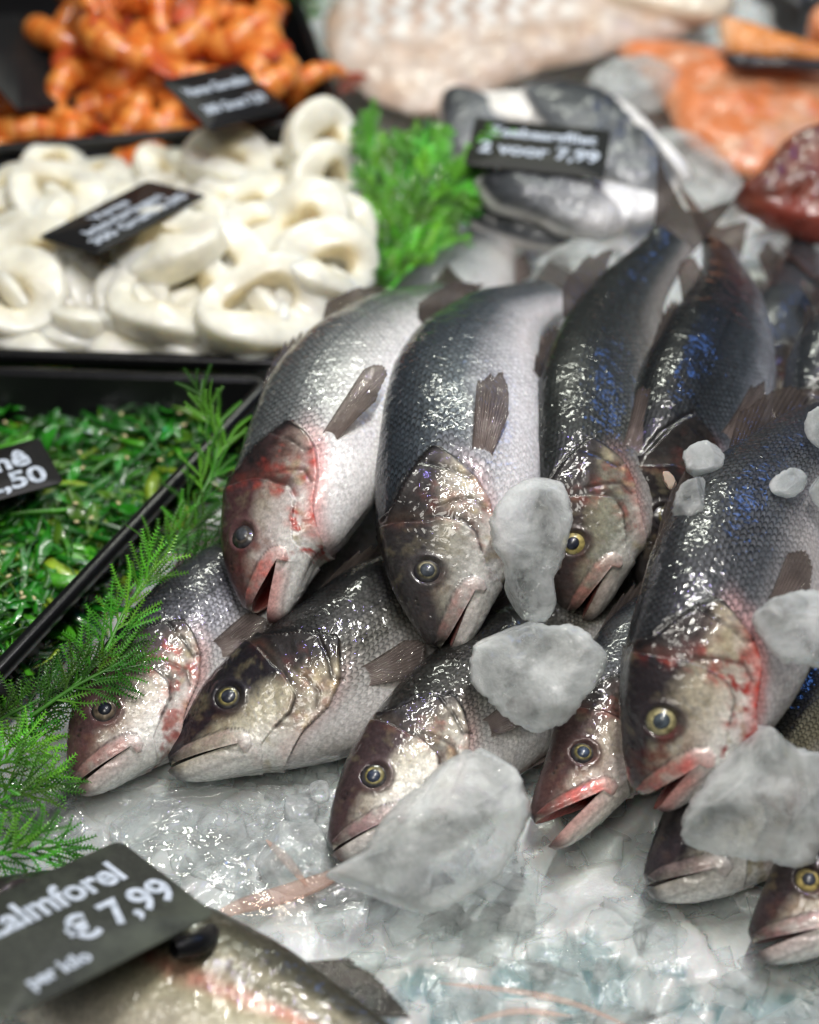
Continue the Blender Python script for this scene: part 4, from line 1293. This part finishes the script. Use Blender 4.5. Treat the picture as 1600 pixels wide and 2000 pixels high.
# ------------------------------------------------------------------ green plastic garnish
def sprig(path, label, flen=.03, n=26, seed=0, spread=1., tone=1., facing=None, updown=.5, tooth=.0027, group='green garnish sprigs', comb=.019, leafy=1.):
    rs = np.random.RandomState(seed)
    P = np.array([at(*q) for q in path])
    root = empty('garnish_sprig', label, 'garnish', group, P[0])
    ts = np.linspace(0, 1, len(P))
    tt = np.linspace(0, 1, 30)
    pa = cr(ts, P, tt) - P[0]
    V, q = tube(pa, np.linspace(.0014, .0007, 30), 6)
    g = Geo()
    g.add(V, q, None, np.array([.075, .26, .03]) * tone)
    g.build('stem', LEAF, root)
    fc = nrm(np.array([0, -.6, .8]) if facing is None else np.array(facing, float))
    g = Geo()
    def combing(o, d, l, colr):
        m = max(5, int(l / (.00165 * leafy)))
        s = np.linspace(0, 1, m)
        cv = nrm(np.cross(d, fc)) * rs.uniform(-.25, .25) + fc * rs.uniform(-.15, .1)
        pp = o + d * (l * s)[:, None] + cv * (l * s * s)[:, None]
        V, q = tube(pp, np.linspace(.0006, .0003, m), 5)
        g.add(V, q, None, colr * .8)
        Tn = nrm(np.gradient(pp, axis=0))
        F0 = nrm(fc + .35 * rs.randn(3))
        Sd = nrm(np.cross(Tn, F0))
        Fn = np.cross(Sd, Tn)
        tl = tooth * np.sin(np.linspace(.7, 2.6, m)) ** .7
        for sg2 in (1, -1):
            dirn = nrm(Tn * .62 + Sd * sg2 + Fn * .25)
            b1, b2, b3 = pp - Tn * .0006 * leafy ** 1.3, pp + Tn * .0006 * leafy ** 1.3, pp + Fn * .0005
            ap = pp + dirn * tl[:, None]
            Vt = np.stack([b1, b2, b3, ap], 1).reshape(-1, 3)
            i0 = np.arange(m)[:, None] * 4
            tr = np.concatenate([i0 + [0, 1, 3], i0 + [1, 2, 3], i0 + [2, 0, 3]])
            cl = np.repeat(np.stack([colr, colr, colr, colr * 1.25])[None], m, 0).reshape(-1, 3)
            g.add(Vt, None, tr, cl)
    for i in range(n):
        t = .08 + .92 * (i + .5) / n
        base = cr(tt, pa, np.array([t]))[0]
        T = nrm(cr(tt, pa, np.array([min(1, t + .03)]))[0] - cr(tt, pa, np.array([t - .05]))[0])
        S = nrm(np.cross(T, fc))
        F = np.cross(S, T)
        sg = 1 if i % 2 else -1
        a = math.radians(rs.uniform(20, 50)) * spread * (1.1 - .7 * t)
        d0 = nrm(T * math.cos(a) + S * sg * math.sin(a) + F * rs.uniform(-.35, .7) * updown)
        L = flen * rs.uniform(.55, 1.1) * (1.1 - .35 * t)
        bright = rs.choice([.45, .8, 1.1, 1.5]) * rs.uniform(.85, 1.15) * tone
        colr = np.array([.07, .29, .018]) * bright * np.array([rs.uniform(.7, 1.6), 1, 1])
        bend = (T - d0 * np.dot(T, d0)) * rs.uniform(0, .3) + F * rs.uniform(-.2, .25)
        m = 10
        s_ = np.linspace(0, 1, m)
        br = base + d0 * (L * s_)[:, None] + bend * (L * s_ * s_)[:, None]
        V, q = tube(br, np.linspace(.0008, .0004, m), 5)
        g.add(V, q, None, colr * .9)
        nc = rs.randint(3, 6)
        S2 = nrm(np.cross(d0, fc))
        for c_ in range(nc):
            f0 = .25 + .75 * c_ / (nc - 1)
            o = cr(s_, br, np.array([f0]))[0]
            sd2 = (1 if c_ % 2 else -1) if c_ < nc - 1 else 0
            d1 = nrm(d0 + bend * f0 + S2 * sd2 * rs.uniform(.35, .75) + fc * rs.uniform(-.15, .35))
            combing(o, d1, comb * rs.uniform(.65, 1.15) * (1.1 - .3 * f0), colr * rs.uniform(.85, 1.2))
    g.build('foliage', LEAF, root, smooth=False)
sprig([(335, 1075, .05), (385, 985, .066), (425, 880, .082), (402, 790, .10)], 'green sprig rising above the seaweed beside the pale silver fish', .020, 13, 1, 1., .8)
sprig([(120, 1365, .05), (200, 1280, .062), (245, 1190, .072), (300, 1110, .082)], 'bright green sprig draped over the leftmost lower fish', .022, 16, 2, 1.2)
sprig([(60, 1400, .05), (140, 1345, .06), (205, 1310, .066), (240, 1290, .068)], 'green sprig with its tip at the eye of the leftmost lower fish', .020, 12, 3, 1.2, .75)
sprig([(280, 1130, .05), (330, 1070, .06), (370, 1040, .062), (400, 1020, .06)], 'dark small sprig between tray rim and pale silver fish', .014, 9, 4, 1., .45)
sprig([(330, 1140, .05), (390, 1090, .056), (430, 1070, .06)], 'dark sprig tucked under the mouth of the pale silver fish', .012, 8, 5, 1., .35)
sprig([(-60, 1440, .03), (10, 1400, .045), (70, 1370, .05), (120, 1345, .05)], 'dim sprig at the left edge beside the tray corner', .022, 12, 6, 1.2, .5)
sprig([(-60, 1530, .03), (-10, 1500, .045), (30, 1470, .05), (70, 1440, .045)], 'bright tuft of garnish at the left edge, upper', .022, 14, 7, 1.3, 1.1)
sprig([(-80, 1600, .03), (-20, 1575, .04), (30, 1550, .045), (75, 1535, .04)], 'bright tuft of garnish at the left edge, middle', .022, 14, 8, 1.3, 1.1)
sprig([(-80, 1680, .03), (-10, 1670, .035), (50, 1660, .04), (120, 1655, .035)], 'garnish tuft just above the worn price card', .020, 14, 9, 1.2, .9)
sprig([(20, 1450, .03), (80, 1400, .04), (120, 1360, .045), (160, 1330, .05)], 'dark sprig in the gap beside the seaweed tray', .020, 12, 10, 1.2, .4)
PG = 'parsley bunch between squid tray and fillets'
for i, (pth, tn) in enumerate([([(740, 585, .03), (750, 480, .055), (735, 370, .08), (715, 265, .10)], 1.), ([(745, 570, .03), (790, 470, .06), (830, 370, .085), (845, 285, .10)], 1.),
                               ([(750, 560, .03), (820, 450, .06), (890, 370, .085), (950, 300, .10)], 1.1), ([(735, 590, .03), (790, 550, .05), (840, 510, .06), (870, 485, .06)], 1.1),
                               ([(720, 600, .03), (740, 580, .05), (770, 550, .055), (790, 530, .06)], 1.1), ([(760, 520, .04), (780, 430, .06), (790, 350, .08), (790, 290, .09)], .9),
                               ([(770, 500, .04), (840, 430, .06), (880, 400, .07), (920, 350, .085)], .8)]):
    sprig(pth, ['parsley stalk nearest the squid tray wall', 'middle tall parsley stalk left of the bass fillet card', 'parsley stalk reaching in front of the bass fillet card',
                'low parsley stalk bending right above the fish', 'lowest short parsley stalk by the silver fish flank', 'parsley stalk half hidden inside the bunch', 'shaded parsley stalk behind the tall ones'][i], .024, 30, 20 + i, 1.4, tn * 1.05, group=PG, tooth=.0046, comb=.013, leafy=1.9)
for i, pth in enumerate([[(540, 20, .05), (570, -10, .07), (590, -40, .08)], [(600, 30, .05), (610, 0, .07), (640, -40, .08)]]):
    sprig(pth, ['parsley tuft at the top edge behind the shrimp tray, left one', 'parsley tuft at the top edge nearer the cod fillet'][i], .026, 18, 40 + i, 1.3, .6, group='parsley at the top edge', tooth=.003)

# ------------------------------------------------------------------ fillets at the back
def cod_col(px, py, ra, up, V):
    nn = fbm(V * 60, 3, 3)
    zig = np.sin((px - 700) * .115 + 2.2 * np.abs(((py - 10) / 40) % 1. - .5) * 2 + 1.5 * nn)
    reg = sstep(135, 90, py + (px - 700) * .12) * sstep(650, 720, px) * sstep(1230, 1000, px)
    a, b = np.array([.76, .73, .70]), np.array([.46, .28, .19])
    w = (sstep(-.5, .9, zig) * .75 * reg)[:, None]
    c = a * (1 - w) + b * w
    p = np.array([.56, .40, .30])
    w = ((1 - reg) * np.clip(.75 + .6 * nn, 0, 1))[:, None]
    return c * (1 - w) + p * w
slab('cod_fillet', [(632, 60), (660, -10), (760, -60), (1100, -70), (1380, -20), (1400, 40), (1250, 90), (1060, 140), (920, 195), (830, 225), (720, 190), (660, 140)], .055, .018, FLESH,
     'large white fish fillet with zigzag flakes at the top', 'fish fillet', 'fillets at the back', .15, 61, cod_col, nb=220, nr=60, big=.02, mid=(930, 60))
slab('cod_fillet', [(1060, -40), (1200, -80), (1400, -60), (1440, 10), (1390, 45), (1240, 20)], .075, .018, FLESH, 'pale cream fillet end at the top beside the zigzag fillet', 'fish fillet', 'fillets at the back', .2, 62,
     lambda px, py, ra, up, V: np.array([.76, .66, .52]) * (1 + .15 * fbm(V * 60, 5, 2))[:, None], big=.02)
def salmon_col(px, py, ra, up, V):
    nn = fbm(V * 40, 8, 3)
    w = sstep(-.3, .5, nn)[:, None]
    c = np.array([.66, .20, .065]) * (1 - w) + np.array([.64, .33, .19]) * w
    w = sstep(.1, .6, fbm(V * 90, 18, 2))[:, None] * .4
    return c * (1 - w) + np.array([.70, .48, .36]) * w
slab('salmon_fillet', [(1205, 95), (1330, 90), (1450, 110), (1620, 120), (1660, 250), (1560, 300), (1490, 345), (1420, 330), (1330, 265), (1290, 190)], .042, .018, FLESH, 'broad orange salmon fillet lying flat under the black-skinned piece', 'salmon fillet', 'fillets at the back', .1, 63, salmon_col, nb=140, nr=30, big=.02)
def wedge_col(px, py, ra, up, V):
    nn = fbm(V * 50, 28, 3)
    c = np.array([.64, .22, .035]) * (1 + .3 * nn)[:, None]
    w = sstep(1440, 1405, px + .2 * (110 - py))[:, None] * .8
    c = c * (1 - w) + np.array([.8, .7, .55]) * w
    sk = (np.where(up, 0, 1) * 1.0)[:, None]
    return c * (1 - sk) + np.array([.012, .010, .012]) * sk
def wedge():
    root = empty('salmon_piece', 'thick orange salmon piece with black skin edge at the right', 'salmon piece', 'fillets at the back')
    slab('flesh', [(1400, 40), (1430, 42), (1520, 72), (1640, 108), (1640, 128), (1520, 118), (1425, 104)], .082, .010, FLESH, None, None, None, .35, 64, lambda px, py, ra, up, V: wedge_col(px, py, ra, np.full(len(px), True), V), parent=root, big=.02)
    slab('skin', [(1418, 106), (1500, 112), (1640, 122), (1640, 142), (1500, 136), (1425, 132)], .076, .010, FLESH, None, None, None, 1.2, 65, lambda px, py, ra, up, V: np.broadcast_to(np.array([.022, .018, .022]), (len(px), 3)), parent=root, big=.02)
wedge()
slab('salmon_piece', [(1575, 40), (1620, 20), (1660, 60), (1620, 90), (1580, 75)], .08, .02, FLESH, 'orange salmon bit at the upper right edge', 'salmon piece', 'fillets at the back', .3, 66, salmon_col, big=.02)
slab('fish_tail_piece', [(1470, -20), (1530, -30), (1620, -20), (1620, 30), (1570, 60), (1530, 55)], .05, .03, FLESH, 'dark grey fish piece in the top right corner', 'fish piece', 'fillets at the back', .3, 67,
     lambda px, py, ra, up, V: np.array([.035, .036, .036]) * (1 + .5 * fbm(V * 60, 5, 2))[:, None], big=.05)
def skin_col(a, b, edge_w=.80, white=(.82, .80, .78)):
    def f(px, py, ra, up, V):
        nn = fbm(V * 70, 33, 3)
        nd = np.array(b) - np.array(a)
        t = ((px - a[0]) * nd[0] + (py - a[1]) * nd[1]) / (nd @ nd)
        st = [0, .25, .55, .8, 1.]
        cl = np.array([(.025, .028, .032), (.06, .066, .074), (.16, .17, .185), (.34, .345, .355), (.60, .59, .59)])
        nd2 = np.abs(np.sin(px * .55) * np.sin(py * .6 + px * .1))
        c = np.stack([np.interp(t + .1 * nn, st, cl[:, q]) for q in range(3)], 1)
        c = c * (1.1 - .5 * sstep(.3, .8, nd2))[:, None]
        w = np.where(up, sstep(edge_w, edge_w + .12, ra), 1)[:, None]
        return c * (1 - w) + np.array(white) * w
    return f
FG2 = 'sea bass fillets behind the price card'
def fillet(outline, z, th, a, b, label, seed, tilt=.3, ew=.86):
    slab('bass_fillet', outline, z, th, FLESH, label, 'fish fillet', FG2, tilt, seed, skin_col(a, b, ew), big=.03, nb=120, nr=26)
fillet([(1010, 178), (1080, 160), (1160, 178), (1240, 240), (1330, 335), (1320, 390), (1240, 400), (1130, 330), (1040, 240)], .062, .020, (1220, 210), (1130, 420), 'long grey-skinned bass fillet with white cut edge right of the card', 71, .35, .84)
slab('bass_fillet', [(1160, 185), (1205, 195), (1300, 290), (1352, 345), (1335, 360), (1270, 290)], .066, .012, FLESH, 'narrow strip of white flesh along the long fillet', 'fish fillet', FG2, .3, 76, lambda px, py, ra, up, V: np.broadcast_to(np.array([.8, .78, .76]), (len(px), 3)), big=.02)
fillet([(862, 190), (900, 178), (960, 200), (1000, 260), (960, 320), (900, 330), (860, 260)], .06, .016, (880, 180), (1000, 320), 'small bass fillet folded at the left behind the card', 72)
slab('bass_fillet', [(900, 190), (980, 188), (1060, 195), (1080, 240), (1000, 250), (920, 235)], .068, .012, FLESH, 'white flesh side of a fillet just above the card', 'fish fillet', FG2, .3, 73, lambda px, py, ra, up, V: np.array([.80, .77, .73]) * (1 + .1 * fbm(V * 60, 5, 2))[:, None], big=.02)
fillet([(925, 360), (970, 335), (1060, 345), (1160, 370), (1225, 440), (1200, 470), (1130, 470), (1040, 430), (960, 405)], .080, .022, (1000, 330), (1120, 480), 'curled bass fillet in front of the card, skin up', 74, .6)
slab('bass_fillet', [(1120, 360), (1220, 370), (1310, 395), (1290, 430), (1210, 450), (1160, 420)], .070, .012, FLESH, 'white underside of the curled fillet', 'fish fillet', FG2, .4, 75, lambda px, py, ra, up, V: np.array([.72, .71, .72]) * (1 + .1 * fbm(V * 60, 5, 2))[:, None], big=.02)
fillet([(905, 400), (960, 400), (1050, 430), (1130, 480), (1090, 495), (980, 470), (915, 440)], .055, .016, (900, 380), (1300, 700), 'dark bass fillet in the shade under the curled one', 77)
slab('red_fish', [(1428, 395), (1480, 345), (1530, 285), (1590, 258), (1680, 250), (1690, 450), (1600, 470), (1500, 440)], .085, .026, attr_material('red_skin', .4, .45, 60, .2, .0015, coatr=.12), 'glossy dark red fish lying at the right edge', 'fish', 'other fish at the back', .5, 81,
     lambda px, py, ra, up, V: (np.array([.13, .026, .014]) + sstep(0, .5, fbm(V * 45, 6, 3))[:, None] * np.array([.10, .035, .02])) * (1 + .5 * fbm(V * 110, 7, 2))[:, None] + sstep(400, 440, py)[:, None] * np.array([.12, .02, .015]), big=.04, nb=120, nr=24)

# ------------------------------------------------------------------ price cards
def card(TL, TR, BR, BL, z, label, mat, lines, rad=.004, aspect=1.75, pref=.4):
    # the plane on which the four seen corners make a true rectangle
    zc = sum(z) / 4
    mid = [sum(q[0] for q in (TL, TR, BR, BL)) / 4, sum(q[1] for q in (TL, TR, BR, BL)) / 4]
    p0 = at(mid[0], mid[1], zc)
    best = None
    def score(a, b):
        n_ = np.array([math.sin(a) * math.cos(b), -math.sin(b), math.cos(a) * math.cos(b)])
        if np.dot(n_, nrm(CAM - p0)) < .12: return 9, None
        p = [on_plane(q[0], q[1], p0, n_) for q in (TL, TR, BR, BL)]
        r1, u1 = p[1] - p[0], p[0] - p[3]
        r2, u2 = p[2] - p[3], p[1] - p[2]
        rr, uu = r1 + r2, u1 + u2
        asp = np.linalg.norm(rr) / np.linalg.norm(uu)
        e = abs(np.dot(nrm(r1), nrm(u1))) + abs(np.dot(nrm(r2), nrm(u2))) + abs(np.dot(nrm(r1), nrm(u2))) + .35 * abs(math.log(asp / aspect)) + .05 * (abs(a) + abs(b - pref))
        return e, (p, n_)
    for a in np.linspace(-1.2, 1.2, 49):
        for b in np.linspace(-.6, 1.4, 41):
            e, d = score(a, b)
            if d is not None and (best is None or e < best[0]): best = (e, d)
    p, nn = best[1]
    c = sum(p) / 4
    r = nrm((p[1] - p[0]) + (p[2] - p[3]))
    u = ((p[0] - p[3]) + (p[1] - p[2])) / 2
    w = .5 * np.linalg.norm((p[1] - p[0]) + (p[2] - p[3]))
    u = u - r * np.dot(u, r)
    h = np.linalg.norm(u)
    u = nrm(u)
    print('card', label[:30], round(best[0], 3), round(w, 4), round(h, 4), nn.round(2))
    nn = np.cross(r, u)
    root = empty('price_card', label, 'price card', 'black price cards', c)
    from mathutils import Matrix
    root.matrix_world = Matrix([[r[0], u[0], nn[0], c[0]], [r[1], u[1], nn[1], c[1]], [r[2], u[2], nn[2], c[2]], [0, 0, 0, 1]])
    L = round_loop([(-w / 2, -h / 2, 0), (w / 2, -h / 2, 0), (w / 2, h / 2, 0), (-w / 2, h / 2, 0)], rad, 6)
    k = len(L)
    up = np.array([0, 0, 1.])
    rings = np.concatenate([L * .001 - up * .0004, L * .995 - up * .0004, L - up * .0001, L + up * .0003, L * .995 + up * .0006, L * .001 + up * .0006])
    mesh_obj('board', rings, grid_quads(6, k, True), None, mat, root)
    for txt, x, y, size, al in lines:
        size = size * w
        cu = bpy.data.curves.new('lettering', 'FONT')
        cu.body = txt
        cu.size = size
        cu.align_x = al
        cu.align_y = 'CENTER'
        cu.offset = size * .03
        cu.extrude = .00015
        cu.resolution_u = 4
        o = bpy.data.objects.new('lettering', cu)
        SC.collection.objects.link(o)
        bpy.context.view_layer.update()
        me = bpy.data.meshes.new_from_object(o.evaluated_get(bpy.context.evaluated_depsgraph_get()))
        bpy.data.objects.remove(o)
        me.materials.clear()
        me.materials.append(INK)
        o = bpy.data.objects.new('lettering', me)
        SC.collection.objects.link(o)
        o.parent = root
        o.location = (x * w / 2, y * h / 2, .0009)
    return root, w, h
r_, w_, h_ = card((-190, 1838), (228, 1636), (428, 1792), (20, 1980), (.112, .112, .082, .082), 'worn grey-green price card in the bottom left corner', CARD_WORN,
     [('Zalmforel', .74, .46, .172, 'RIGHT'), ('\u20ac 7,99', .93, -.22, .19, 'RIGHT'), ('per kilo', -.10, -.66, .09, 'RIGHT')], .006)
def clip_(root, w, h):
    g = Geo()
    pts = np.array([[w * .30, -h * .49, -.010], [w * .38, -h * .52, -.011], [w * .44, -h * .52, -.012], [w * .52, -h * .46, -.013]])
    V, q = tube(cr(np.linspace(0, 1, 4), pts, np.linspace(0, 1, 14)), .0062 * np.sin(np.linspace(.5, 2.7, 14)) ** .5, 12)
    mesh_obj('clip', V, q, None, TRAYM, root)
clip_(r_, w_, h_)
card((-200, 930), (78, 856), (124, 942), (-150, 1020), (.070, .070, .058, .058), 'black price card lying on the seaweed, cut by the left edge', CARD, [('Wakam\u00ea', .73, .34, .27, 'RIGHT'), ('\u20ac 2,50', .84, -.48, .26, 'RIGHT')])
card((75, 463), (285, 356), (408, 380), (190, 498), (.098, .098, .098, .098), 'black price card stuck in the squid rings', CARD, [('Verse', 0.02, .52, .135, 'CENTER'), ('Inktvisringen', .02, .02, .135, 'CENTER'), ('300 Gram 5,00', .02, -.50, .138, 'CENTER')])
card((312, 156), (474, 126), (560, 212), (412, 258), (.125, .125, .115, .115), 'black price card lying on the shrimp', CARD, [('Verse Garnalen', 0, .38, .125, 'CENTER'), ('300 Gram 7,50', .0, -.36, .125, 'CENTER')])
card((922, 230), (1194, 256), (1180, 350), (914, 322), (.125, .125, .092, .092), 'dull grey-black price card standing on the bass fillets', CARD_GREY, [('Zeebaarsfilet', .02, .48, .15, 'CENTER'), ('2 voor 7,99', .02, -.22, .185, 'CENTER')])
card((-120, 20), (40, 40), (200, 190), (20, 230), (.110, .110, .085, .085), 'blank black card leaning over the shrimp at the left edge', CARD, [])
